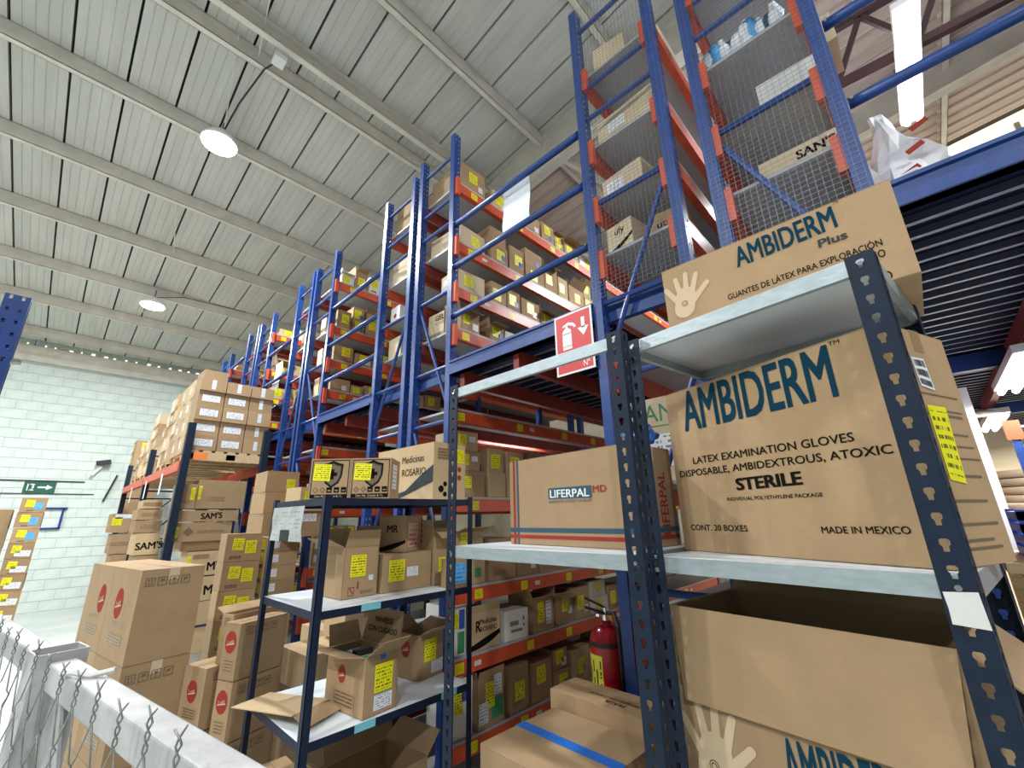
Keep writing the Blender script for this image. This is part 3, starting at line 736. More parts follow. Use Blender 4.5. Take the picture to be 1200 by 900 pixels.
# striped carton with the blue badge
pa, pb = Vector((-1.467, 1.52, -.1235)), Vector((-.79, 1.445, -.1235)); c, dm, rz = on_face(pa, pb, .30, .375)
o = LIF = carton('brown carton with red and blue stripes printed LIFERPAL MD on left foreground shelf', c, dm, rz, near=True, tape='clear_tape')
w_, d_, h_ = dm
flat(o, dm, 'F', [rect(.025, 0, .040, h_)], 'red_ink', 'stripe', .0010); flat(o, dm, 'F', [rect(.052, 0, .064, h_)], 'slate_ink', 'stripe', .0010)
flat(o, dm, 'F', [rect(0, .052, w_, .070)], 'slate_ink', 'stripe', .0014); flat(o, dm, 'F', [rect(0, .026, w_, .040)], 'red_ink', 'stripe', .0014)
q = [fuv(o, dm, 'F', *p) for p in ((642.5, 572.5), (693, 568.5), (694, 583), (643, 585))]
flat(o, dm, 'F', [q], 'slate_ink', 'badge', .0012)
text_px(o, dm, 'F', 'LIFERPAL', (645, 583.5), (691, 581.5), (645, 574.5), 'white', bold=.02, off=.002)
text_px(o, dm, 'F', 'MD', (695, 577), (711, 576), (695, 569), 'red_ink', bold=.02)
text_px(o, dm, 'F', 'ALIADOS DE LA VIDA Y LA SALUD', (643.5, 589.5), (694, 587.5), (643.5, 586.5), 'slate_ink')
text(o, dm, 'R', 'LIFERPAL', .72, .42, .075, 'red_ink', .8, bold=.02, tilt=90)
flat(o, dm, 'R', [rect(0, .052, d_, .070)], 'slate_ink', 'stripe'); flat(o, dm, 'R', [rect(0, .026, d_, .040)], 'red_ink', 'stripe')
# blue plastic bundle lying on it
t = root('plastic_bundle', 'crumpled blue and white plastic bundle on top of the striped carton', 'bag', (-.83, 1.64, -.125+.376)); rnd = random.Random(8); b = MB()
for i in range(5):
    pts = [(rnd.uniform(-.05,.05), rnd.uniform(-.05,.05), .02+.025*j+rnd.uniform(0,.01)) for j in range(4)]; b.tube(pts, [.018,.028,.024,.012], 7)
b.build('crumpled_film', 'blue_tape', t, smooth=True)
# carton with green print behind on the rack
dm = (.36, .3, .42); o = carton('pale carton with green lettering ANI behind the foreground posts', (-.90, 2.20, .145), dm, 0, 'card_pale')
text(o, dm, 'F', 'ANI', .5, .80, .13, 'green_ink', .9); flat(o, dm, 'F', [rect(.04,.27,.32,.275)], 'green_ink', 'printed_rule'); sticker(o, dm, 'F', .5, .36, .30, .16, 'white_label', 'printed_panel')
# two cartons low on the left bay
dm = (.47, .42, .25); o = carton('brown carton sealed with shiny blue tape low between the foreground posts', (-1.165, 1.475, -1.048), dm, R(-2), near=True)
b = MB(); b.box((-.236, -.024, .2505), (.236, .024, .2515)); b.box((-.237,-.024,.15), (-.2355,.024,.2515)); b.build('blue_tape', 'blue_tape', o)
dm = (.46, .185, .31); o = carton('brown carton printed FRAGIL beside the red fire extinguisher', (-1.19, 1.79, -1.048), dm, R(-2), near=True, tape='kraft_tape')
text(o, dm, 'T', 'FRÁGIL', .66, .28, .034, 'ink', .9, bold=.01, tilt=180); text(o, dm, 'T', 'MANÉJESE CON CUIDADO', .60, .46, .022, 'ink', .9, bold=.01, tilt=180)

# fire extinguisher hung on the aisle side of the rack post
t = root('fire_extinguisher', 'red fire extinguisher with yellow tag hung on the blue rack post', 'extinguisher', (-1.285, 1.985, -.97))
MB().lathe([(.078, 0), (.083, .01), (.083, .38), (.080, .405), (.066, .435), (.040, .455), (.024, .462), (.022, .475)], 28).build('cylinder', 'red_paint', t, smooth=True)
MB().lathe([(.0842, .372), (.0842, .392)], 28).build('band', 'black', t)
MB().lathe([(.018, .472), (.018, .50), (.012, .502), (.012, .53)], 12).build('valve', 'chrome', t)
MB().bar((.0, 0, .505), (-.07, -.07, .535), .022, .010).bar((0, 0, .53), (-.075, -.06, .575), .020, .008).build('lever', 'black', t)
MB().tube([(0,0,.505), (.05,.0,.51), (.085,-.03,.46), (.092,-.04,.3), (.09,-.04,.12)], .010, 8).build('hose', 'black', t)
MB().lathe([(.018, 0), (.018, .012)], 14, (-.02, -.028, .495)).build('gauge', 'chrome', t)
MB().box((.083, -.02, .18), (.118, .02, .24)).build('wall_bracket', 'black', t)
b = MB(); nseg = 8; a0, a1 = R(-150), R(-78)
for i in range(nseg+1): a = a0+(a1-a0)*i/nseg; b.v += [(.0845*math.cos(a), .0845*math.sin(a), .04), (.0845*math.cos(a), .0845*math.sin(a), .34)]
b.uv = []
for i in range(nseg):
    b.f.append((2*i, 2*i+2, 2*i+3, 2*i+1)); b.uv += [(0, i/nseg), (0, (i+1)/nseg), (1, (i+1)/nseg), (1, i/nseg)]
b.build('yellow_tag', 'extinguisher_tag', t)

# ------------------------------------------------------------------ small navy shelving unit with white shelves
X0, X1, Y0, Y1 = -2.74, -2.05, .885, 1.79
t = NU = root('shelving_unit', 'small navy shelving unit with white shelves full of opened cartons', 'shelf', (X0, Y0, -H)); LX, LY = X1-X0, Y1-Y0
for x, y, sx, sy in ((0,0,1,1), (LX,0,-1,1), (0,LY,1,-1), (LX,LY,-1,-1)):
    b = MB(); a = .034; b.box((min(x, x+sx*a), min(y, y+sy*.003), 0), (max(x, x+sx*a), max(y, y+sy*.003), H+.115)); b.box((min(x, x+sx*.003), min(y, y+sy*a), 0), (max(x, x+sx*.003), max(y, y+sy*a), H+.115)); b.build('angle_post', 'navy', t)
for z in (.10, -.385, -.865, -1.36):
    shelf(t, .006, .006, LX-.006, LY-.006, z+H, lip=.034, lm='navy')
for z, yy in ((-.385, .27), (-.865, .28), (-.865, .75)): sticker(t, (LX, LY, 1), 'R', 0, 0, .10, .032, 'teal_note', 'shelf_tag').matrix_local = Matrix.Translation((LX+.002, yy, z+H-.012)) @ face_m((0,0,0), 'R')
t = root('notice_sheet', 'crumpled grey handwritten notice tied under the navy unit top shelf', 'paper', (-2.74+.012, Y0-.004, -.10))
b = MB(); W_, H_ = .42, .17; nx, nz = 6, 3
rnd = random.Random(4)
for j in range(nz+1):
    for i in range(nx+1): b.v.append((.04+W_*i/nx, -.004+rnd.uniform(-.006, .004), H_*j/nz))
b.uv = []
for j in range(nz):
    for i in range(nx):
        k = j*(nx+1)+i; b.f.append((k, k+1, k+nx+2, k+nx+1)); b.uv += [(i/nx, j/nz), ((i+1)/nx, j/nz), ((i+1)/nx, (j+1)/nz), (i/nx, (j+1)/nz)]
o = b.build('sheet', 'crumpled_grey', t); o.modifiers.new('s', 'SOLIDIFY').thickness = .001
MB().box((.20, -.014, .0), (.31, -.010, .055)).build('tape_patch', 'grey_ink', t)

def care_icons(o, dm, f, u, v, s, n=4, m='ink_soft'):
    """row of small framed handling symbols"""
    W, Hh = face_wh(dm, f); P = []
    for i in range(n):
        x = u*W+(i-(n-1)/2)*s*1.25; y = v*Hh; P += frame_polys(x-s/2, y-s/2, x+s/2, y+s/2, s*.09)
        if i % 4 == 0: P += [rect(x-.3*s, y-.3*s, x+.3*s, y-.22*s), rect(x-.2*s, y-.22*s, x-.12*s, y+.2*s), rect(x+.12*s, y-.22*s, x+.2*s, y+.2*s), [(x-.28*s,y+.15*s),(x-.04*s,y+.15*s),(x-.16*s,y+.35*s)], [(x+.04*s,y+.15*s),(x+.28*s,y+.15*s),(x+.16*s,y+.35*s)]]
        elif i % 4 == 1: P += [[(x-.32*s,y),(x+.32*s,y),(x+.15*s,y+.3*s),(x-.15*s,y+.3*s)], rect(x-.03*s, y-.32*s, x+.03*s, y)]
        elif i % 4 == 2: P += [[(x-.25*s,y+.3*s),(x+.25*s,y+.3*s),(x+.06*s,y),(x-.06*s,y)], rect(x-.03*s, y-.3*s, x+.03*s, y), rect(x-.18*s, y-.32*s, x+.18*s, y-.26*s)]
        else: P += [rect(x-.22*s, y-.05*s, x+.22*s, y+.2*s), [(x-.3*s,y-.3*s),(x-.22*s,y-.3*s),(x+.3*s,y+.3*s),(x+.22*s,y+.3*s)]]
    flat(o, dm, f, P, m, 'handling_symbols')
def red_logo(o, dm, f, u, v, r, tilt=0):
    W, Hh = face_wh(dm, f); x, y = u*W, v*Hh
    flat(o, dm, f, [disc(x, y, r*.82, r)], 'red_ink', 'round_logo')
    text(o, dm, f, 'Luen', u, v, r*.62, 'card_pale', .8, name='logo_script', tilt=18, off=.002)
    flat(o, dm, f, [[(x-.6*r, y-.35*r), (x+.6*r, y-.12*r), (x+.58*r, y-.03*r), (x-.6*r, y-.26*r)]], 'card_pale', 'logo_stroke', .002)
def lines(o, dm, f, u, v, w, h, m='print_lines'): return sticker(o, dm, f, u, v, w, h, m, 'printed_lines', off=.0009)
def swoosh(o, dm, f, h0=.10, h1=.45, th=.18):
    W, Hh = face_wh(dm, f); n = 10; a = [(W*i/n, Hh*(h0+(h1-h0)*(i/n)**2)) for i in range(n+1)]; b = [(x, y+Hh*th*(.6+.4*math.sin(math.pi*i/n))) for i, (x, y) in enumerate(a)]
    flat(o, dm, f, [a+b[::-1]], 'ink', 'printed_wave')

# top shelf: two first aid cartons and the large pharmacy carton
P = Vector((-2.08, 1.235, .1012)); dd = Vector((-.7071, -.7071, 0))
for i, nm in enumerate(('brown carton with shield and cross print on navy unit top shelf, right of the pair', 'brown carton with shield and cross print on navy unit top shelf, left of the pair')):
    pb = P+dd*(.213*i+.002*i); pa = P+dd*(.213*(i+1)+.002*i); c, dm, rz = on_face(pa, pb, .20, .215); o = carton(nm, c, dm, rz, near=True); W_, D_, H_ = dm
    flat(o, dm, 'F', frame_polys(.008, .010, W_-.008, H_-.008, .004), 'ink', 'printed_frame')
    flat(o, dm, 'F', [rect(.008, .008, W_-.008, .028)], 'ink', 'printed_band', .0014); text(o, dm, 'F', 'Cont. Net. 12 piezas de 1 L.', .5, .085, .017, 'card_pale', .75, off=.002)
    sh = lambda s: [(.117+x*s, .125+y*s) for x, y in ((-.055,.06),(-.028,.066),(0,.078),(.028,.066),(.055,.06),(.052,0),(.035,-.04),(0,-.066),(-.035,-.04),(-.052,0))]
    flat(o, dm, 'F', [sh(1)], 'ink', 'shield', .0012); flat(o, dm, 'F', [sh(.86)], 'grey_ink', 'shield', .0016); flat(o, dm, 'F', [sh(.78)], 'ink_soft', 'shield', .0020)
    flat(o, dm, 'F', [rect(.108,.105,.126,.158), rect(.092,.122,.142,.141)], 'ink', 'cross', .0025)
    for k in range(2): x = .035+.038*k; flat(o, dm, 'F', [[(x-.015,.050),(x,.035),(x+.015,.050),(x,.065)]], 'ink', 'hazard_diamond', .0012); flat(o, dm, 'F', [[(x-.012,.050),(x,.038),(x+.012,.050),(x,.062)]], 'card', 'hazard_diamond', .0016)
    for k in range(3): x = .108+.038*k; flat(o, dm, 'F', [rect(x-.014, .036, x+.014, .064)], 'ink', 'handling_symbol', .0012); flat(o, dm, 'F', [rect(x-.008,.044,x+.008,.050)], 'card', 'handling_symbol', .0016)
    sticker(o, dm, 'F', .30, .66, .090, .088, tilt=-3, off=.003)
    if i == 0: sticker(o, dm, 'R', .40, .55, .09, .13, 'white_label')
pa, pb = Vector((-2.70, 1.50, .1012)), Vector((-2.09, 1.52, .1012)); c, dm, rz = on_face(pa, pb, .25, .335)
o = carton('large pale brown pharmacy carton printed Medicinas Rosario on the navy unit', c, dm, rz, 'card_light', near=True, tape='kraft_tape')
text(o, dm, 'F', 'Medicinas', .66, .74, .062, 'ink', .95, bold=.004); text(o, dm, 'F', 'ROSARIO', .68, .50, .062, 'ink', .95, bold=.006)
W_, D_, H_ = dm; flat(o, dm, 'F', [[(W_*.35,.0),(W_,.10),(W_,.20),(W_*.8,.145),(W_*.55,.06),(W_*.33,.04)]], 'grey_ink', 'printed_wave')
sticker(o, dm, 'R', .80, .78, .075, .085); flat(o, dm, 'R', [disc(.20,.18,.016), disc(.20,.13,.016)], 'red_ink', 'round_symbol'); flat(o, dm, 'R', [disc(.06,.06,.02), disc(.09,.09,.015), disc(.09,.03,.015)], 'ink', 'recycling_symbol'); lines(o, dm, 'R', .35, .8, .12, .07)

# middle shelf
zc = -.383
dm = (.26, .20, .245); o = carton('opened brown carton with big yellow label at front of navy unit middle shelf', (-2.245-.13, 1.090+.098, zc), dm, R(2), open_=True, near=True, flaps=(('L', .1, 62), ('F', .10, 28), ('R', .085, 75), ('B', .1, 92)))
sticker(o, dm, 'R', .42, .62, .085, .105); flat(o, dm, 'R', [rect(.083, .04, .092, .075)], 'red_ink', 'printed_mark'); flat(o, dm, 'R', frame_polys(.035, .012, .070, .052, .003)+[[(.04,.045),(.062,.018),(.066,.022),(.044,.049)]], 'red_ink', 'printed_mark'); sticker(o, dm, 'R', .80, .36, .026, .026, 'white_label'); lines(o, dm, 'R', .70, .10, .08, .015)
dm = (.28, .325, .195); o = carton('closed brown carton with yellow and white labels, middle of navy unit middle shelf', (-2.245-.14, 1.475, zc), dm, R(1), near=True, tape='clear_tape')
sticker(o, dm, 'R', .28, .55, .10, .11); sticker(o, dm, 'R', .60, .48, .075, .050, 'white_label')
dm2 = (.18, .20, .200); o = carton('carton with pink label and dark wave stacked on the middle shelf', (-2.37, 1.50, zc+.198), dm2, R(28), near=True)
sticker(o, dm2, 'R', .42, .45, .12, .13, 'pink_label'); flat(o, dm2, 'R', [disc(.19,.05+.03*k,.010) for k in range(5)], 'red_ink', 'round_symbol'); text(o, dm2, 'F', 'MR', .5, .62, .06, 'ink', .9, bold=.02); swoosh(o, dm2, 'F', .02, .25, .14)
dm = (.30, .135, .32); o = carton('tall open brown carton at the right end of navy unit middle shelf', (-2.245-.15, 1.718, zc), dm, 0, open_=True, near=True, flaps=(('F', .05, 85), ('R', .09, -40), ('B', .05, 60)))
sticker(o, dm, 'R', .5, .35, .05, .08); lines(o, dm, 'F', .7, .2, .12, .05)
dm = (.10, .13, .15); o = carton('small carton with bright blue label beside the left foreground post', (-2.11, 1.715, zc), dm, 0); sticker(o, dm, 'R', .45, .5, .085, .11, 'blue_label')

# lower shelf
zc = -.863
dm = (.32, .19, .245); c = (-2.235, 1.235, zc); o = carton('opened carton with round red logo, flap marked MANEJESE CON CUIDADO', c, dm, R(6), open_=True, near=True, flaps=(('B', .16, 78), ('R', .13, 35), ('F', .12, 12), ('L', .1, 70)))
red_logo(o, dm, 'F', .42, .62, .038); lines(o, dm, 'F', .5, .22, .18, .06)
sticker(o, dm, 'R', .55, .60, .10, .115); sticker(o, dm, 'R', .56, .20, .10, .06, 'white_label'); sticker(o, dm, 'R', .5, .95, .03, .02, 'blue_tape', 'tape')
fb = [ch for ch in o.children if ch.name.startswith('flap')][0]
for s_, yy in (('MANÉJESE', .105), ('CON CUIDADO', .060)):
    tx = text(o, dm, 'F', s_, 0, 0, 1, 'ink', bold=.02); tx.parent = fb; tx.matrix_local = Matrix.Translation((0, yy, .0032)) @ Matrix.Diagonal((.034, .036, 1, 1))
o2 = root('medicine_packs', 'small medicine packs poking out of opened carton on navy unit', 'medicine', (c[0]+.01, c[1], c[2]+.16))
for i in range(5): MB().box((-.13+.05*i, -.05, 0), (-.088+.05*i, .04, .06+.012*(i % 3))).build('pack', ('blue_print', 'card_white', 'black', 'card_pale', 'green_print')[i], o2)
dm = (.22, .19, .225); o = carton('opened carton with yellow label and red logo, right of the MANEJESE carton', (-2.29-.10, 1.67, zc), dm, R(8), open_=True, near=True, flaps=(('F', .10, 15), ('R', .10, 25), ('L', .1, 35), ('B', .1, 20)))
sticker(o, dm, 'R', .45, .62, .09, .11); sticker(o, dm, 'R', .75, .22, .09, .06, 'white_label'); red_logo(o, dm, 'F', .5, .66, .045)
t = root('cardboard_sheet', 'loose folded cardboard flap lying on the navy unit lower white shelf', 'cardboard', (-2.44, .99, zc+.002))
MB().bar((-.24, -.10, .012), (.18, .02, .045), .20, .004).build('panel', 'card_light', t); MB().bar((.18, .02, .045), (.25, .05, .012), .20, .004).build('fold', 'card', t)
# bottom shelf
zc = -1.358
dm = (.34, .36, .22); o = carton('open carton with blue tape on the bottom shelf of the navy unit', (-2.26, 1.36, zc), dm, R(6), open_=True, near=True, flaps=(('F', .15, 30), ('L', .15, 60), ('B', .12, 40)))
b = MB(); b.box((-.04, .0, .0022), (.04, .12, .0034)); tp = b.build('blue_tape', 'blue_tape', [ch for ch in o.children][0])
sticker(o, dm, 'R', .5, .7, .12, .08, 'white_label')
dm = (.26, .16, .2); carton('plain shaded carton at back of the navy unit bottom shelf', (-2.58, 1.02, zc), dm, 0)

# ------------------------------------------------------------------ floor stacks on the left
A_ = Vector((-3.30, .435, 0)); e1 = Vector((.989, .148, 0)); e2 = Vector((-.148, .989, 0)); rzz = math.atan2(.148, .989)
lev = ('top', 'second', 'lowest')
for k in range(3):
    for j in range(2):
        w_, d_, h_ = .485, .31, .475; c = A_-e1*(w_/2+j*(w_+.003))+e2*d_/2; z = -H+.01+k*(h_+.002)+.012
        o = carton(f'big brown carton with round red logo, {("lowest","middle","top")[k]} layer, {("right","left")[j]} one of the pair near fence', (c.x, c.y, z), (w_, d_, h_), rzz, near=(k > 0), tape='clear_tape', group='big red logo cartons by the fence')
        dm = (w_, d_, h_); red_logo(o, dm, 'F', .42 if j == 0 else .72, .60, .082); lines(o, dm, 'F', .5, .38, .2, .02); lines(o, dm, 'F', .5, .22, .26, .06)
        if j == 0: care_icons(o, dm, 'R', .42, .86, .045)
# narrower red-logo cartons beside the navy unit
pts = [(('narrow brown carton with red logo, top one beside the navy unit', -.545, .28), (-3.07, .83), (-2.95, .873), .30),
       (('narrow brown carton with red logo, directly below the top one', -.830, .28), (-3.07, .83), (-2.95, .873), .30),
       (('narrow brown carton with red logo, lowest of that leaning stack', -1.115, .28), (-3.07, .83), (-2.95, .873), .30)]
for (nm, zt, hh), a, b_, dp in pts:
    c, dm, rz = on_face(Vector((a[0], a[1], zt-hh)), Vector((b_[0], b_[1], zt-hh)), dp, hh); o = carton(nm, c, dm, rz, near=True, tape='kraft_tape')
    red_logo(o, dm, 'F', .5, .66, .056); lines(o, dm, 'F', .5, .25, .08, .06); care_icons(o, dm, 'R', .45, .84, .04)
for nm, x, y, z, hh in (('brown carton with red logo partly hidden behind the big fence stack', -3.28, .90, -1.08, .30), ('lower brown carton with red logo behind the big fence stack', -3.28, .90, -1.385, .30), ('lowest carton standing on floor behind the big fence stack', -3.28, .90, -1.69, .30)):
    dm = (.20, .30, hh); o = carton(nm, (x, y, z), dm, R(18), near=True, tape='kraft_tape'); red_logo(o, dm, 'F', .5, .6, .055); lines(o, dm, 'F', .5, .25, .12, .05); care_icons(o, dm, 'R', .5, .84, .045)
carton('brown carton supporting the narrow leaning red logo stack', (-2.97, .98, -1.69), (.15, .28, .29), R(20))
dm = (.10, .30, .26); o = carton('slim open carton leaning beside the top narrow red logo carton', (-3.21, 1.0, -.78), dm, R(20), open_=True, flaps=(('L', .08, 20),)); care_icons(o, dm, 'F', .5, .85, .04, 1)
for i, (nm, x, y, z, a) in enumerate((('pale flat carton behind the navy unit lower shelf, nearest', -3.20, 1.42, -1.0, 3), ('pale flat carton behind the navy unit lower shelf, upper one', -3.15, 1.66, -.775, -6), ('pale flat carton behind the navy unit lower shelf, farthest', -3.62, 1.72, -.98, 3))):
    carton(nm, (x, y, z), (.40, .30, .20), R(a), 'card_light', tape='kraft_tape')
carton('brown carton low on floor behind the navy unit under pale cartons', (-3.36, 1.59, -1.69), (.75, .62, .68), 0)

# ------------------------------------------------------------------ stock on the rack shelves
STYLES = ('card', 'card', 'card', 'card_light', 'card', 'card_white')
def fbox(label, px0, py0, px1, py1, X, dx, m='card', st=None, tape=None, open_=False, flaps=(), z=None, near=False, group=None, rz=0):
    """carton whose +X side is seen between two measured photo points (left top, right bottom)"""
    a = aim(px0, (py0+py1)/2, X=X); b_ = aim(px1, (py0+py1)/2, X=X); t_ = aim((px0+px1)/2, py0, X=X).z; l_ = aim((px0+px1)/2, py1, X=X).z if z is None else z
    dm = (dx, b_.y-a.y, max(t_-l_, .05)); o = carton(label, (X-dx/2, (a.y+b_.y)/2, l_), dm, R(rz), m, open_, flaps, tape, near, group)
    for s in (st or ()):
        k = s[0]
        if k == 'y': sticker(o, dm, 'R', s[1], s[2], min(s[3], dm[1]*.9), min(s[4], dm[2]*.8))
        elif k == 'w': sticker(o, dm, 'R', s[1], s[2], min(s[3], dm[1]*.9), min(s[4], dm[2]*.8), 'white_label')
        elif k == 't': text(o, dm, 'R', s[1], s[2], s[3], s[4], 'ink', .9, bold=.03, tilt=3)
        elif k == 'l': lines(o, dm, 'R', s[1], s[2], s[3], s[4])
    return o, dm
ORD = ('nearest', 'second', 'third', 'fourth', 'fifth', 'sixth', 'seventh', 'eighth', 'ninth', 'tenth', 'eleventh', 'twelfth', 'thirteenth', 'fourteenth')
def fill(where, xf, y0, y1, z, zmax, seed, side=1, mw=(.16, .30), dmax=.34, stack=.35, limit=14):
    rn = random.Random(seed); y = y0; k = 0
    while y < y1-.12 and k < limit:
        w_ = rn.uniform(*mw); h_ = rn.uniform(.45, .92)*(zmax-z-.03); d_ = rn.uniform(.24, dmax); m = rn.choice(STYLES)
        if y+w_ > y1: w_ = y1-y
        op = rn.random() < .28; tw = rn.random() < stack and h_ < .6*(zmax-z) or h_ > .33
        if tw: h_ = min(h_, (zmax-z-.04)/2*rn.uniform(.8, .98))
        col = {'card': 'brown', 'card_light': 'light brown', 'card_white': 'whitish'}[m]
        for lv in range(2 if tw else 1):
            zz = z+lv*(h_+.001); hh = h_
            extra = ('open ' if op and (lv or not tw) else '')
            pos = (' lower' if lv == 0 else ' upper') if tw else ''
            r_ = rn.random(); tagw = ' with yellow label' if r_ < .9 else ' without yellow label'
            lab = f'{ORD[k]}{pos} {extra}{col} carton{tagw}, {where}'
            if op and (lv or not tw): hh = min(hh, zmax-zz-.085)
            dm = (d_*(1 if lv == 0 else .9), w_*(1 if lv == 0 else .92), hh)
            o = carton(lab, (xf-side*(d_/2+.01), y+w_/2, zz), dm, R(rn.uniform(-1.3, 1.3)), m, op and (lv == 1 or not tw), (('R' if side > 0 else 'L', min(.10, dm[1]*.4), rn.uniform(-30, 50)), ('F', .07, rn.uniform(82, 88))) if op and (lv == 1 or not tw) else ())
            f = 'R' if side > 0 else 'L'
            if r_ < .9: sticker(o, dm, f, rn.uniform(.32, .62), rn.uniform(.42, .68), min(.105, w_*.55), min(.115, hh*.66))
            if rn.random() < .45: sticker(o, dm, f, rn.uniform(.7, .78), rn.uniform(.22, .4), min(.06, w_*.3), min(.06, hh*.4), rn.choice(('white_label', 'white_label', 'blue_print', 'green_print')))
            if rn.random() < .4 and lv == 0: lines(o, dm, f, .4, .16, w_*.5, hh*.12)
        y += w_+rn.uniform(.012, .04); k += 1
def tags(par, x0, xf, zs, ys, seed):
    rn = random.Random(seed)
    for z in zs:
        for y in ys:
            yy = y+rn.uniform(-.1, .1); o = put(plate_mesh(.075, .062, 'yellow_label', 'shelf_tag'), 'shelf_tag', par)
            o.matrix_local = Matrix.Translation((xf-x0+.0005, yy-YF, z+H-.045)) @ face_m((0,0,0), 'R')
            if rn.random() < .4:
                o = put(plate_mesh(.06, .03, 'white_label', 'shelf_tag'), 'shelf_tag', par); o.matrix_local = Matrix.Translation((xf-x0+.0005, yy-YF+.16, z+H-.045)) @ face_m((0,0,0), 'R')
tags(R2R, -3.02, -2.487, LEVELS, (2.15, 2.75, 3.3, 3.9, 5.0, 5.8), 5)
tags(R3R, -5.50, -4.877, LEVELS, (2.12, 2.7, 3.4), 6)
tags(R4R, -7.78, -7.142, LEVELS, (2.15, 2.8, 3.5), 7)
XS = -2.495
nm2 = {2.90: 'topmost shelf in the sign aisle', 2.28: 'second shelf from top, sign aisle', 1.84: 'third shelf from top, sign aisle', 1.46: 'shelf just above mezzanine, sign aisle',
       .12: 'first loaded shelf under mezzanine, sign aisle', -.48: 'eye-level lower shelf, sign aisle', -.905: 'second lowest shelf, sign aisle', -1.37: 'lowest shelf, sign aisle'}
fill(nm2[2.90], XS, 2.42, 4.25, 2.92, 3.23, 11, limit=10)
fill(nm2[2.28], XS, 2.40, 4.25, 2.30, 2.78, 12)
fill(nm2[1.84], XS, 2.40, 4.25, 1.86, 2.17, 13)
fill(nm2[1.46], XS, 2.38, 4.25, 1.48, 1.72, 14)
# tall cartons standing proud at the near end
dm = (.20, .21, .185); o = carton('brown carton with folded flaps at near end, just above the mezzanine beam', (XS-.105, 2.145, 1.48), dm, R(2), open_=True, flaps=(('R', .08, -20), ('F', .08, 75))); sticker(o, dm, 'R', .3, .55, .07, .08); sticker(o, dm, 'R', .78, .3, .06, .06, 'white_label')
dm = (.26, .26, .25); pass
# under the mezzanine
for i, (y, z, w_, h_) in enumerate(((2.02, .485, .22, .145), (2.04, .337, .22, .145), (2.06, .145, .25, .19))):
    dm = (.26, w_, h_); o = carton(('uppermost', 'middle', 'lowest')[i]+' of three labelled cartons stacked beside the striped carton', (XS-.14, y+w_/2, z), dm, R((-2, 1, 0)[i]), 'card' if i != 0 else 'card_light')
    sticker(o, dm, 'R', .32, .55, .075, .085); 
    if i < 2: sticker(o, dm, 'R', .75, .62, .06, .04, 'white_label')
fill(nm2[.12], XS, 2.36, 4.25, .145, .62, 21, limit=8)
fill(nm2[-.48], XS, 2.02, 4.25, -.46, -.02, 22, stack=.2)
dm = (.25, .29, .24); o = carton('opened pharmacy carton printed Medicinas Rosario on lower shelf in sign aisle', (XS-.130, 2.31, -.885), dm, 0, 'card_light', open_=True, flaps=(('R', .045, 84), ('F', .05, 75)))
text(o, dm, 'R', 'Medicinas', .60, .72, .048, 'ink', .9, bold=.01); text(o, dm, 'R', 'ROSARIO', .62, .52, .044, 'ink', .9, bold=.01); text(o, dm, 'R', 'R', .26, .60, .10, 'ink', .8, bold=.03); swoosh(o, dm, 'R', .02, .32, .2)
dm = (.27, .245, .20); o = carton('clean whitish carton right of the lower pharmacy carton', (XS-.13, 2.63, -.885), dm, R(-3), 'card_white'); lines(o, dm, 'R', .4, .55, .09, .03); lines(o, dm, 'R', .5, .3, .12, .02); flat(o, dm, 'R', [rect(.19,.12,.205,.15), rect(.19,.08,.205,.10)], 'red_ink', 'symbol')
dm = (.27, .26, .25); o = carton('open carton with yellow and white labels right of the whitish carton', (XS-.13, 2.94, -.885), dm, R(2), open_=True, flaps=(('R', .07, 10), ('F', .07, 60))); sticker(o, dm, 'R', .35, .55, .08, .15); sticker(o, dm, 'R', .75, .5, .07, .17, 'white_label')
fill(nm2[-.905], XS, 3.12, 4.25, -.885, -.56, 24, stack=.5)
dm = (.27, .14, .30); o = carton('carton with green corner standing left of lower pharmacy carton', (XS-.16, 2.075, -.885), dm, 0, 'card_white'); flat(o, dm, 'R', [rect(.07, .01, .13, .14)], 'green_print', 'green_print'); sticker(o, dm, 'R', .3, .7, .07, .1); sticker(o, dm, 'R', .75, .72, .05, .12, 'blue_print')
dm = (.25, .26, .29); o = carton('open carton with green corner and labels on lowest aisle shelf', (XS-.13, 2.36, -1.35), dm, R(3), open_=True, flaps=(('F', .05, 75), ('R', .045, 80))); flat(o, dm, 'R', [rect(.13, .03, .25, .15)], 'green_print', 'green_print'); sticker(o, dm, 'R', .45, .62, .09, .15); sticker(o, dm, 'R', .2, .3, .09, .12, 'white_label'); sticker(o, dm, 'R', .75, .78, .08, .12, 'white_label')
dm = (.27, .17, .33); o = carton('whitish carton with blue print at near end of lowest aisle shelf', (XS-.15, 2.115, -1.35), dm, 0, 'card_white'); sticker(o, dm, 'R', .3, .6, .07, .13); sticker(o, dm, 'R', .7, .75, .08, .1, 'blue_print')
fill(nm2[-1.37], XS, 2.54, 4.25, -1.35, -.99, 25)
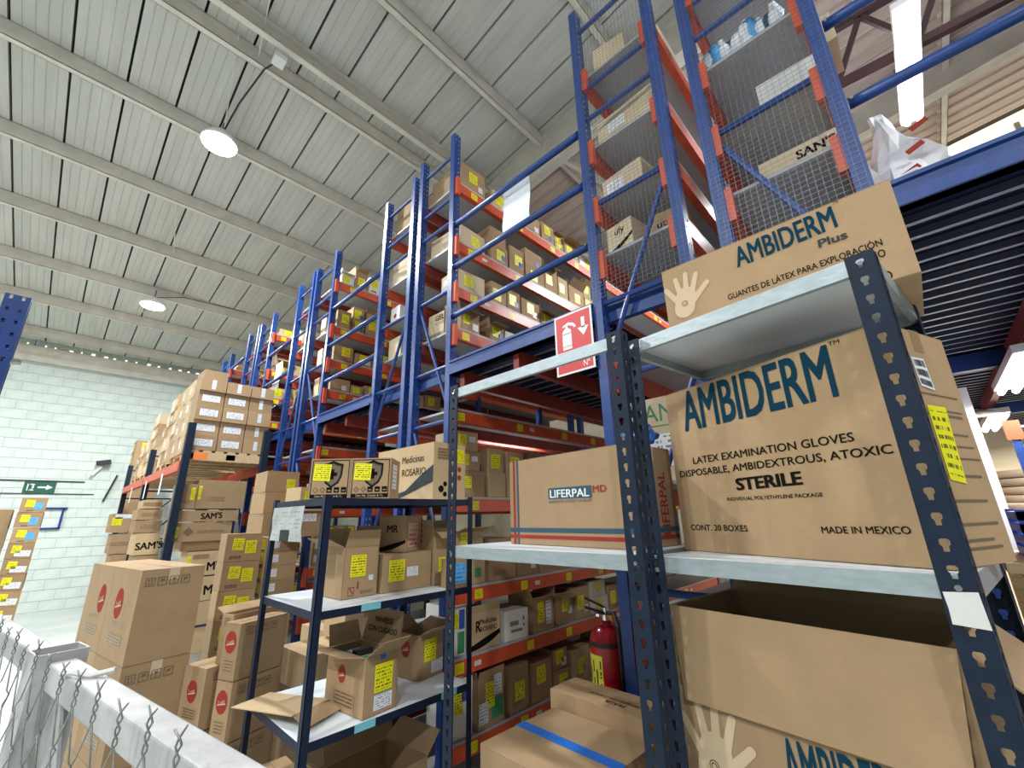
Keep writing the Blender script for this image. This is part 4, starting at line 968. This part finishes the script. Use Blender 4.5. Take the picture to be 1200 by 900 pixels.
# third pair, aisle side
X3 = -4.885
n3 = {2.90: 'topmost shelf of third rack', 2.28: 'second upper shelf of third rack', 1.84: 'third upper shelf of third rack', 1.46: 'shelf above mezzanine on third rack'}
for i, (z, zm) in enumerate(((2.90, 3.25), (2.28, 2.76), (1.84, 2.16), (1.46, 1.72))): fill(n3[z], X3, 2.03, 3.75, z+.02, zm, 31+i, stack=.6 if z == 2.90 else .3, limit=8)
for k, y in enumerate((2.02, 2.26)):
    for j in range(6):
        dm = (.36, .22, .130); z = (.277, .145, -.197, -.329, -.461, -.886)[j]
        o = carton(f'{ORD[j] if j else "top"} carton down with green edge, {"left" if k == 0 else "right"} column behind navy unit', (X3-.19, y+.12, z), dm, 0, group='green edged cartons behind the navy unit')
        flat(o, dm, 'R', [rect(.09, .008, .13, .13)], 'green_print', 'green_print'); sticker(o, dm, 'R', .76, .55, .07, .085); sticker(o, dm, 'R', .2, .55, .05, .07, 'white_label')
X4 = -7.15
for i, (z, zm) in enumerate(((2.90, 3.15), (2.28, 2.6), (1.84, 2.1))): fill(('topmost', 'second upper', 'third upper')[i]+' shelf of sheet-hung farther rack', X4, 2.05, 3.4, z+.02, zm, 41+i, mw=(.2, .32), limit=5)
for i, (z, zm) in enumerate(((2.90, 3.1), (2.28, 2.6))): fill(('topmost', 'second upper')[i]+' shelf of farthest rack by the wall', -9.54, 2.05, 3.1, z+.02, zm, 46+i, mw=(.22, .34), limit=4)
# cartons seen through the rack ends
def endbox(label, px0, py0, px1, py1, Y, dy, m='card', z=None, rz=0, tape=None, near=False):
    a = aim(px0, py1, Y=Y); b_ = aim(px1, py1, Y=Y); t_ = aim((px0+px1)/2, py0, Y=Y).z; zz = z if z is not None else (a.z+b_.z)/2
    dm = (b_.x-a.x, dy, max(t_-zz, .05)); return carton(label, ((a.x+b_.x)/2, Y+dy/2, zz), dm, R(rz), m, tape=tape, near=near), dm
YE = 2.03
E_ = lambda lab, x0, x1, z, h_, m='card', rz=0, d=.3, y=YE: (lambda dm: (carton(lab, ((x0+x1)/2, y+d/2, z+.02), dm, R(rz), m), dm))((x1-x0, d, h_))
# behind the left mesh
for i in range(3): E_(('lowest', 'middle', 'topmost')[i]+' pale carton of the stack on top shelf behind the left mesh', -1.10, -.68, 2.90+.13*i, .125, 'card_pale', d=.3, y=2.3)
o, dm = E_('carton leaning askew behind the top of the left mesh', -1.06, -.84, 2.90, .17, 'card_pale', 8, y=2.01, d=.24)
o, dm = E_('pale carton with white label on second shelf behind the left mesh', -1.08, -.68, 2.28, .20, 'card_pale', -4); sticker(o, dm, 'F', .35, .5, .12, .08, 'white_label')
o, dm = E_('pale carton with blue white label on third shelf behind left mesh', -1.08, -.80, 1.84, .17, 'card_pale', -6); sticker(o, dm, 'F', .32, .5, .12, .09, 'white_label')
o, dm = E_('pale carton with dark curve and letters low behind the left mesh', -1.08, -.90, 1.46, .19, 'card_pale', -8); text(o, dm, 'F', 'ufy', .5, .72, .06, 'ink', bold=.01); swoosh(o, dm, 'F', .02, .4, .15)
o, dm = E_('brown carton printed uter low behind the left mesh', -.86, -.66, 1.46, .17, 'card', 4, y=2.1); text(o, dm, 'F', 'uter', .5, .55, .07, 'ink', bold=.01)
# behind the right mesh
t = root('plastic_wrap', 'blue and white crumpled plastic packs behind top of right mesh', 'plastic', (-.21, 2.085, 2.303)); rnd = random.Random(5)
for i in range(10):
    b = MB(); x = -.155+.036*i; pts = [(x+rnd.uniform(-.01,.01), rnd.uniform(-.03,.03)-.01, .022+.042*j) for j in range(5)]; b.tube(pts, [.022, .034, .028, .034, .012], 7); b.build('pack', ('paper', 'blue_note', 'paper', 'slate_ink', 'paper')[i % 5], t, smooth=True)
o, dm = E_('clean white carton on third shelf behind the right mesh', -.20, .05, 1.84, .16, 'card_white', 2)
o, dm = E_("pale carton marked SAN'S on lower shelf behind the right mesh", -.26, .10, 1.46, .10, 'card_pale', 0); text(o, dm, 'F', "SAN'S", .62, .5, .065, 'ink', .9, bold=.03)
o, dm = E_('pale carton poking out right of the mesh-fronted racks at the top', .045, .16, 2.28, .18, 'card_pale', 0, d=.25, y=2.30)
o, dm = E_('white carton sticking out at right of mesh racks beside plastic bag', -.02, .20, 1.46, .12, 'card_white', 0, d=.28, y=2.45)
# transparent shopping bag on the mezzanine edge
t = root('plastic_bag', 'crumpled translucent plastic bag with red print on the mezzanine edge', 'bag', (.235, 2.09, 1.155)); rnd = random.Random(9); b = MB()
N_ = 12; rings = ((.0, .10), (.05, .115), (.12, .10), (.20, .075), (.28, .05), (.36, .03), (.42, .022))
for z, r in rings:
    for i in range(N_): a = 2*math.pi*i/N_; q = r*(1+.28*math.sin(3*a+z*20)+rnd.uniform(-.12, .12)); b.v.append((q*math.cos(a)*.95-.16*z, q*math.sin(a)*.7, z))
for j in range(len(rings)-1):
    for i in range(N_): k = (i+1) % N_; b.f.append((j*N_+i, j*N_+k, j*N_+N_+k, j*N_+N_+i))
b.build('bag_film', mat('film', (.80, .80, .84), .25, alpha=.75), t)
for i in range(3): b = MB(); b.bar((-.05+.03*i, -.085, .05+.09*i), (.0+.03*i, -.088, .07+.09*i), .004, .02); b.build('red_print', 'red_ink', t)
# behind rack ends left of the sign
o, dm = E_('dark carton at top of rack end left of the sign', -2.95, -2.51, 2.90, .27, 'card'); sticker(o, dm, 'R', .5, .6, .10, .11); sticker(o, dm, 'R', .8, .3, .05, .06, 'white_label'); lines(o, dm, 'F', .5, .4, .2, .04)
o, dm = E_('pale tilted carton on second shelf of rack end left of sign', -2.93, -2.52, 2.28, .20, 'card_pale', 3); sticker(o, dm, 'R', .6, .5, .10, .10)
o, dm = E_('pale carton with blue printing on third shelf left of sign', -2.76, -2.52, 1.84, .19, 'card_pale', -3); sticker(o, dm, 'R', .4, .55, .10, .10); lines(o, dm, 'F', .5, .6, .2, .06); sticker(o, dm, 'F', .5, .22, .2, .05, 'blue_print', 'printed_band')
o, dm = E_('pale carton printed GEL on shelf above mezzanine left of sign', -2.93, -2.72, 1.46, .24, 'card_pale', 2); text(o, dm, 'F', 'GEL', .72, .78, .07, 'ink', bold=.02); text(o, dm, 'F', 'POWER', .76, .56, .04, 'ink_soft'); lines(o, dm, 'F', .5, .15, .2, .03)
o, dm = E_('brown carton on top shelf of the rack end farther left of sign', -3.60, -3.20, 2.90, .36, 'card')
o, dm = E_('pale slanting carton on second shelf farther left of sign', -3.60, -3.18, 2.28, .26, 'card_pale', 5)
o, dm = E_('small whitish carton with red mark farther left of sign', -3.60, -3.44, 1.84, .19, 'card_white', 0); flat(o, dm, 'F', [[(.05,.09),(.08,.12),(.11,.09),(.08,.06)]], 'red_ink', 'mark')
o, dm = E_('pale small carton beside the whitish carton with red mark', -3.38, -3.18, 1.84, .16, 'card_pale', 10, y=2.15)
o, dm = E_('pale carton just above mezzanine farther left of the sign', -3.60, -3.38, 1.46, .22, 'card_pale', 0)
for nm, x0, z, h_ in (('pale carton on second shelf of third rack pair end', -5.4, 2.28, .30), ('pale carton on third shelf of third rack pair end', -5.4, 1.84, .30), ('pale rounded carton above mezzanine at third rack pair end', -5.4, 1.46, .28),
                      ('brown carton on second shelf of left third rack end', -6.05, 2.28, .34), ('brown carton above mezzanine at left third rack end', -6.05, 1.46, .28)): E_(nm, x0, x0+.15, z, h_*.85, 'card_pale' if 'pale' in nm else 'card')
o, dm = E_('pale carton printed Medicinas under mezzanine between blue posts left of unit', -3.5, -3.2, -.48, .36, 'card_light'); text(o, dm, 'F', 'Medicinas', .5, .5, .05, 'ink'); swoosh(o, dm, 'F', .02, .3, .2)
E_('brown carton deep under mezzanine right of the pale pharmacy one', -2.96, -2.86, -.48, .34, 'card')

# ------------------------------------------------------------------ free standing pallet rack at the left
XR = -6.2; YA, YB2 = .955, 1.86
t = LR = root('pallet_rack', 'navy pallet rack at left carrying pallets stacked high with cartons', 'rack', (XR, YA, -H))
for k, x in enumerate((0, -2.75, -5.5)):
    for y in (0, YB2-YA-.075):
        for hh in (1.15+H,): put(MB().box((-.085, 0, 0), (0, .075, hh)).mesh('post', 'navy_post'), 'post', t, (x, y, 0))
    for z in ((.6, 1.4, 2.2, 2.75) if k else (.6,)): MB().tube([(x-.04, .075, z), (x-.04, YB2-YA-.075, z)], .014, 6).build('rung', 'navy', t)
    if k: MB().tube([(x-.04, .075, 1.4), (x-.04, YB2-YA-.075, 2.2)], .012, 6).build('brace', 'navy', t)
for k in range(2):
    for z in (.70+H,):
        for y in (-.01, YB2-YA-.045): MB().box((-2.75*(k+1), y, z-.11), (-2.75*k-.085, y+.05, z)).build('beam', 'orange', t)
    for i in range(8): MB().box((-2.75*(k+1)+.06+.335*i, .04, .70+H), (-2.75*(k+1)+.16+.335*i, YB2-YA-.05, .72+H)).build('shelf_slat', 'wood', t)
    for z in (.08+0,):
        for y in (-.01, YB2-YA-.045): MB().box((-2.75*(k+1), y, z), (-2.75*k-.085, y+.05, z+.09)).build('beam', 'orange', t)
sticker(LR, (1,1,1), 'F', 0, 0, .12, .07, 'orange_note', 'shelf_tag').matrix_local = Matrix.Translation((-.25, -.012, .65+H)) @ face_m((0,0,0), 'F')
o = sticker(LR, (1,1,1), 'R', 0, 0, .14, .075, 'orange_note', 'shelf_tag'); o.matrix_local = Matrix.Translation((.002, .17, .70+H+.06)) @ face_m((0,0,0), 'R')
for k, yy in enumerate((0.0,)):
    for j, z in enumerate((.70,)): pass
for k, (x, nm) in enumerate(((-1.0, 'white paper tag hanging at left rack beam, nearest'), (-2.3, 'white paper tag hanging at left rack beam, middle'), (-3.9, 'white paper tag hanging at left rack beam, farthest'))):
    q = root('hanging_tag', nm, 'tag', (XR+x, YA-.02, .36)); MB().box((-.05, 0, 0), (.05, .002, .26)).build('tag_sheet', 'paper', q)
def pallet(label, x, y, z, w_, d_):
    q = root('wooden_pallet', label, 'pallet', (x, y, z))
    for i in range(7): MB().box((-w_/2, -d_/2+i*(d_-.09)/6, .10), (w_/2, -d_/2+i*(d_-.09)/6+.09, .12)).build('deck_board', 'wood', q)
    for i in range(3):
        xx = -w_/2+i*(w_-.10)/2
        MB().box((xx, -d_/2, .085), (xx+.10, d_/2, .10)).build('stringer', 'wood', q); MB().box((xx, -d_/2, 0), (xx+.10, d_/2, .018)).build('bottom_board', 'wood', q)
        if i != 1: MB().box((xx if i == 0 else xx+.085, -d_/2, .018), (xx+.015 if i == 0 else xx+.10, d_/2, .085)).build('side_board', 'wood', q)
        for yy in (-d_/2, -.05, d_/2-.1): MB().box((xx, yy, .018), (xx+.10, yy+.1, .085)).build('block', 'wood', q)
    return q
ZP = .722
PX = (-6.80, -8.25, -9.85, -11.0)
for i, x in enumerate(PX): pallet('light wooden pallet on the left rack, '+('nearest end', 'second along', 'third along', 'farthest along')[i], x, 1.46, ZP, 1.0, .86)
for r in range(5):
    for c in range(3):
        if r == 4 and c == 1: pass
        dm = (.36, .275, .185 if r < 4 else .15); z = ZP+.122+r*.187
        o = carton(f'front row carton on nearest high pallet, {ORD[r] if r else "bottom"} layer, {("left", "middle", "right")[c]} column', (XR-.10-.18-.02*(r % 2), 1.005+.14+c*.285, z), dm, 0, tape='kraft_tape' if c == 2 else None, group='cartons on the nearest high pallet')
        if c < 2 and r < 4: sticker(o, dm, 'R', .5, .5, .19, .085, 'white_label')
        else: sticker(o, dm, 'R', .5, .55, .045, .12, 'white_label')
for r in range(4):
    for c in range(2):
        dm = (.40, .30, .24); z = ZP+.122+r*.242
        o = carton(f'pale side carton on nearest high pallet, {ORD[r] if r else "bottom"} layer, {("nearer", "farther")[c]} of two', (XR-.70-.42*c, 1.01+.15, z), dm, R((r*7+c*5) % 5-2), 'card_light', group='pale cartons at the side of the nearest high pallet')
        sticker(o, dm, 'F', .5, .5, .1, .1, 'white_label')
o = carton('low carton lying on top of the nearest high pallet stack', (XR-.29, 1.15, ZP+.122+4*.187+.152), (.34, .26, .12), R(2), 'card')
for pi, x in enumerate(PX[1:]):
    hgt = (5, 5, 3)[pi]
    for r in range(hgt):
        for c in range(3):
            dm = (.31, .36, .20); z = ZP+.122+r*.202
            if r == hgt-1 and c == 2: continue
            o = carton(f'{("bottom", "second", "third", "fourth", "top")[r]} layer carton, {("right", "middle", "left")[c]} column, {("second", "third", "farthest")[pi]} high pallet', (x+.33-.33*c, 1.0+.2+.01*((r*3+c) % 4), z), dm, R(((r*5+c*3) % 5-2)*1.2), ('card_light', 'card', 'card_pale')[(r+c+pi) % 3], group=f'cartons on the {("second", "third", "farthest")[pi]} high pallet')
            if (r+c) % 2 == 0: sticker(o, dm, 'F', .5, .5, .1, .08, 'white_label')
            if pi == 1 and r < 3: sticker(o, dm, 'R', .5, .5, .12, .09, 'white_label')
for pi in range(2):
    for r in range(4):
        dm = (.36, .36, .20); o = carton(f'{("bottom", "second", "third", "top")[r]} carton in the rear column of the {("second", "third")[pi]} high pallet', (PX[1+pi]+.3, 1.62, ZP+.122+r*.202), dm, R(r*2-3), ('card_light', 'card')[r % 2]); sticker(o, dm, 'R', .5, .5, .16, .09, 'white_label')
# tall grey brown stack with yellow labels farthest by the wall
for r in range(13):
    dm = (.5, .5, .264); o = carton(f'{ORD[r] if r else "lowest"} dull carton up the floor stack at the block wall beyond high pallets', (-12.6, 1.30, -1.69+r*.266), dm, 0); sticker(o, dm, 'F', .3, .5, .22, .17) if r > 8 else None; sticker(o, dm, 'R', .4, .5, .2, .16) if r > 8 else None

# goods under the left rack
XL = XR-.10
fbox('square brown carton with blue band under left rack, left of a pair', 207, 567, 230, 597, XL-.0, .3, st=(('y', .8, .6, .04, .14), ('l', .4, .3, .12, .03)), z=.16)[0]
o, dm = fbox('square brown carton under left rack, right of a pair', 231, 563, 287, 597, XL, .45, st=(('l', .4, .35, .2, .05), ('y', .05, .55, .03, .16)), z=.16)
fbox("long carton marked SAM'S under left rack, upper one", 207, 598, 279, 611, XL, .5, st=(('t', "SAM'S", .55, .48, .095),))
o, dm = fbox('long carton with diamond logo under left rack', 203, 612, 270, 634, XL, .5, st=(('l', .62, .5, .32, .03), ('y', .04, .5, .03, .12)), rz=2)
flat(o, dm, 'R', [[(.08, dm[2]*.5), (.13, dm[2]*.25), (.18, dm[2]*.5), (.13, dm[2]*.75)]], 'ink_soft', 'diamond_logo')
fbox('plain tan carton behind the marked cartons under left rack', 212, 634, 262, 645, XL-.05, .4)
fbox("carton marked SAM'S and number under left rack, middle one", 219, 646, 262, 674, XL, .4, 'card_light', st=(('t', "M'S", .76, .35, .13), ('l', .35, .78, .16, .05), ('y', .05, .6, .03, .12)))
fbox("carton marked SAM'S under left rack, lower one beside big stack", 214, 676, 258, 704, XL, .4, 'card_light', st=(('t', "M'S", .78, .42, .14),))
fbox('plain carton low under the left rack beside the big stack', 212, 705, 257, 734, XL, .4, 'card_light')
fbox('lowest plain carton under left rack beside the big stack', 210, 735, 254, 765, XL, .4, 'card_light')
for i, (nm, a) in enumerate((("carton marked SAM'S left of the navy rack post", (157, 625, 186, 650)), ('carton with red mark left of navy rack post', (158, 610, 189, 624)), ('brown carton left of navy rack post, upper', (161, 597, 190, 609)), ('small carton wrapped in clear film left of navy post', (168, 586, 190, 596)), ('carton low left of the navy rack post', (156, 651, 185, 668)), ('lowest carton left of the navy rack post', (150, 669, 182, 700)))):
    fbox(nm, *a, XL-1.1, .5, 'card_light' if i in (0, 3) else 'card', st=((('t', "SAM'S", .62, .4, .12),) if i == 0 else (('l', .5, .5, .2, .05),)))
for i, (a, nm) in enumerate((((130, 602, 152, 624), 'carton with white and yellow labels far left under rack'), ((129, 626, 150, 649), 'plain carton far left under rack, second down'), ((127, 650, 148, 676), 'plain carton far left under rack, third down'), ((122, 677, 145, 702), 'plain carton far left under rack, lowest'))):
    fbox(nm, *a, XL-3.2, .6, 'card', st=(('y', .3, .6, .12, .12), ('w', .6, .85, .25, .06)) if i == 0 else (('l', .5, .5, .25, .06),))
# stacks of yellow labelled glove cartons on the floor
XG = -4.40
for r in range(7):
    dm = (.19, .275, .222); z = -.095-.2245*(r+1)
    o = carton(f'brown carton with two yellow labels, {("top", "second", "third", "fourth", "fifth", "sixth", "lowest")[r]} of the stack', (XG-.095, 1.095+.1375, z), dm, R((0, 1, -1)[r % 3]), tape=None, group='cartons with two yellow labels in one stack')
    sticker(o, dm, 'R', .34, .62, .085, .095, tilt=-3); sticker(o, dm, 'R', .70, .50, .085, .105); care_icons(o, dm, 'R', .3, .14, .025, 3, 'ink')
for r in range(13):
    dm = (.40, .275, .118); z = -.14-.1195*(r+1)
    if z < -H: break
    o = carton(f'flat carton with white label, {("top", "second", "third", "fourth", "fifth", "sixth", "seventh", "eighth", "ninth", "tenth", "eleventh", "twelfth", "last")[r]} of its stack beside two-label stack', (XG-.20, 1.41+.1375, z), dm, 0, group='flat cartons with white labels in one stack')
    sticker(o, dm, 'R', .30, .5, .065, .065, 'white_label'); sticker(o, dm, 'F', .78, .5, .12, .085)
for r in range(3):
    dm = (.40, .30, .20); o = carton(f'{("upper", "middle", "lower")[r]} brown carton on top of the white label stack with yellow label', (XG-.45, 1.42+.15, -.13+.202*(2-r)), dm, R(r*2-2)); sticker(o, dm, 'R', .75, .4, .08, .09)
dm = (.26, .24, .21); o = carton('pale carton with yellow label standing high beside the shield cartons', (-4.3, 1.66, .083), dm, R(8), 'card_light', near=True); sticker(o, dm, 'R', .35, .65, .09, .075); flat(o, dm, 'R', frame_polys(.02,.02,.045,.05,.003)+frame_polys(.055,.02,.08,.05,.003), 'ink_soft', 'symbols')
dm = (.34, .34, .22); o = carton('brown carton with white label just below the pale high carton', (-4.38, 1.66, -.138), dm, R(2)); sticker(o, dm, 'R', .45, .75, .2, .07, 'white_label'); sticker(o, dm, 'R', .22, .4, .09, .09)
for r in range(5): dm = (.34, .30, .26); carton(f'{("top", "second", "third", "fourth", "lowest")[r]} shaded carton under the pale high carton pile', (-5.08, 1.70, -.41-.262*(r)-.0), dm, R(r-2))
# labelled column at the far left
XC = -10.6
for r in range(8):
    h_ = .232; dm = (.36, .29, h_-.004); z = .455-h_*(r+1)
    o = carton(f'carton with yellow and {"blue" if r < 3 else "white"} labels, {("top", "second", "third", "fourth", "fifth", "sixth", "seventh", "lowest")[r]} of far left column', (XC-.18, -.185, z), dm, R((1, -2, 1, 0)[r % 4]), group='yellow labelled cartons in the far left column')
    sticker(o, dm, 'R', .36, .60, .10, .11, tilt=-4)
    if r < 3: sticker(o, dm, 'R', .70, .42, .10, .11, 'blue_label', tilt=-4)
    else: sticker(o, dm, 'R', .62, .32, .17, .09, 'white_label', tilt=-3)
    care_icons(o, dm, 'R', .4, .12, .02, 3, 'ink')
for r in range(6):
    dm = (.45, .42, .29); o = carton(f'{("top", "second", "third", "fourth", "fifth", "lowest")[r]} dark brown carton left of the far labelled column', (XC-.3, -.60, -.02-.292*r-.0), dm, R(r % 3)); 
for r in range(3):
    dm = (.36, .26, .23); o = carton(f'{("top", "middle", "low")[r]} labelled carton at the extreme left edge by the wall', (XC-.1, -.98, .42-.232*r), dm, 0); sticker(o, dm, 'R', .75, .55, .12, .13, 'yellow_label'); sticker(o, dm, 'R', .7, .15, .14, .05, 'orange_note')
pallet('wooden pallet on the floor under the far left carton column', XC-.2, -.3, -H, .9, .7)

# ------------------------------------------------------------------ white fence with chain link, near left
FA, FB = Vector((-1.60, .085, 0)), Vector((-.52, .262, 0)); fd = (FB-FA).normalized(); fang = math.atan2(fd.y, fd.x); L = (FB-FA).length
t = root('fence', 'white square tube fence with torn chain link at the lower left', 'fence', (FA.x, FA.y, -H), fang); ZR = H-.300
MB().box((.045, -.024, ZR-.052), (L+.4, .026, ZR)).build('top_rail', 'white_paint', t)
bevel(t.children[-1], .004)
MB().box((-1.2, -.024, ZR-.052), (-.045, .026, ZR)).build('top_rail', 'white_paint', t); bevel(t.children[-1], .004)
b = MB(); w_ = .045; e = .004; zt = ZR+.018
b.box((-w_, -w_, 0), (-w_+e, w_, zt)).box((w_-e, -w_, 0), (w_, w_, zt)).box((-w_+e, -w_, 0), (w_-e, -w_+e, zt)).box((-w_+e, w_-e, 0), (w_-e, w_, zt)); b.build('post', 'white_paint', t)
MB().bar((.05, 0, ZR-.07), (.45, 0, ZR-.60), .006, .12).build('corner_gusset', 'white_paint', t)
MB().box((.045, -.024, .1), (L+.4, .026, .15)).build('bottom_rail', 'white_paint', t)
rnd = random.Random(12); P_ = .056; n = int((L+.4+.9)/P_); yf = -.052; n -= n % 2
for i in range(0, n, 2):
    xm = -.85+i*P_+P_*.5+rnd.uniform(-.007, .007); zt = ZR+rnd.uniform(-.012, .012); ln = rnd.uniform(.030, .045)
    for k in (0, 1):     # two strands twisted together at the top, then running apart
        sg = -1 if k == 0 else 1; pts = []
        pts.append((xm+sg*rnd.uniform(.006, .014), yf+sg*.003, zt+ln+rnd.uniform(.008, .020)))
        for j in range(8): a_ = j*1.35+k*math.pi; pts.append((xm+.0030*math.cos(a_), yf+.0030*math.sin(a_), zt+ln-.0065*j))
        z = zt+ln-.055; xc = xm+sg*P_*.5; side = sg; first = True
        while z > .3 and len(pts) < 50:
            # away to the neighbour, hook, and back
            z -= .040; q = xm+side*P_*.5; nb = xm+sg*P_*.5
            z -= .014; pts.append((xm+sg*P_*1.02+rnd.uniform(-.002, .002), yf-.003*sg, z)); pts.append((xm+sg*P_*.96, yf+.003*sg, z-.010))
            z -= .070; pts.append((xm-sg*P_*.03+rnd.uniform(-.002, .002), yf+.003*sg, z)); pts.append((xm+sg*P_*.03, yf-.003*sg, z-.010)); z -= .010
        MB().tube(pts, .0014, 5).build('wire', 'wire', t, smooth=True)
MB().tube([(.20, -.03, ZR+.004), (.235, -.02, ZR+.010), (.27, .0, ZR+.004), (.30, .03, ZR+.012)], .006, 6).build('rag_tie', 'card_white', t)

# blue post at the left edge
p = aim(8, 400, Y=-.245)
t = root('rack_post', 'worn blue perforated rack post rising at the left picture edge', 'post', (p.x, -.285, -H)); put(post_mesh(H+.875), 'post', t, (0, 0, 0))
MB().tube([(.0, .09, H+.62), (.04, .02, H+.60)], .012, 6).build('bolt', 'chrome', t)

# ------------------------------------------------------------------ things glimpsed under the deck at right
def far(label, name, cat, px0, py0, px1, py1, Y, d, m, rz=0):
    a = aim(px0, py1, Y=Y); c = aim(px1, py0, Y=Y); t = root(name, label, cat, ((a.x+c.x)/2, Y+d/2, a.z), rz); return t, (abs(c.x-a.x), d, c.z-a.z)
t = root('wrapped_coil', 'pale shrink-wrapped coil of hose on a pallet seen at far right', 'coil', (.82, 5.95, -.20))
for k in range(7): MB().lathe([(.42-.012*(k % 3), .0), (.44, .03), (.43, .062)], 28, (0, 0, .07*k)).build('hose_turn', 'card_pale', t, smooth=True)
MB().lathe([(.455, 0), (.455, .04)], 28, (0,0,-.045)).build('green_strap', 'green_print', t)
pallet('wooden pallet right under the pale wrapped coil at far right', .82, 5.95, -.37, .95, .8)
carton('large brown carton supporting the coil pallet at far right', (.82, 5.95, -1.69), (.85, .75, 1.315), 0)
t = root('blue_crate', 'bright blue plastic crate at the right edge under the deck', 'crate', (.60, 3.35, -.238))
b = MB()
for k in range(4): b.box((-.34, -.22, .055*k), (.34, -.20, .055*k+.04)); b.box((-.34, .20, .055*k), (.34, .22, .055*k+.04)); b.box((-.34, -.20, .055*k), (-.32, .20, .055*k+.04)); b.box((.32, -.20, .055*k), (.34, .20, .055*k+.04))
for x, y in ((-.34,-.22), (.31,-.22), (-.34,.19), (.31,.19)): b.box((x, y, 0), (x+.03, y+.03, .215))
b.build('crate_body', 'poly_blue', t); MB().box((-.32,-.20,.0),(.32,.20,.01)).build('crate_floor', 'poly_blue', t)
t = root('work_table', 'pale wooden table top below the blue crate at right edge', 'table', (.78, 3.3, -H))
MB().box((-.62, -.42, 1.42), (.55, .42, 1.46)).build('table_top', 'wood', t)
MB().box((-.58, -.39, 1.30), (.5, -.37, 1.42)).build('apron', 'orange', t)
for x in (-.58, .46):
    for y in (-.37, .32): MB().box((x, y, 0), (x+.05, y+.05, 1.42)).build('leg', 'wood', t)
t = root('steel_stand', 'small blue steel stand with diagonals standing in the right aisle', 'stand', (.47, 4.45, -H))
for x in (0, .6): MB().box((x, 0, 0), (x+.04, .04, 2.25)).build('upright', 'blue', t)
for z in (1.6, 1.95, 2.2): MB().tube([(.04, .02, z), (.6, .02, z)], .010, 6).build('cross_rod', 'blue', t)
MB().tube([(.04, .02, 1.6), (.6, .02, 2.2)], .010, 6).build('diagonal_rod', 'blue', t); MB().box((-.02, -.01, 2.12), (.06, -.001, 2.25)).build('orange_plate', 'orange', t)
t = root('white_column', 'pale painted steel column far under the deck at right', 'column', (.36, 5.05, -H)); MB().box((-.03, -.03, .02), (.03, .03, H+.93)).build('column_shaft', 'white', t); MB().box((-.09, -.09, 0), (.09, .09, .02)).build('base_plate', 'steel_paint', t)
area('back_wall_fill', (1.2, 7.6, H+.8), 1.6, 1.2, 140, None, (1, .93, .8))  # added fill light with no fixture, brightens the cream back wall
dm = (.5, .4, .45); carton('brown carton on floor under right mezzanine beyond the glove cartons', (1.2, 5.0, -1.69), dm, 5)
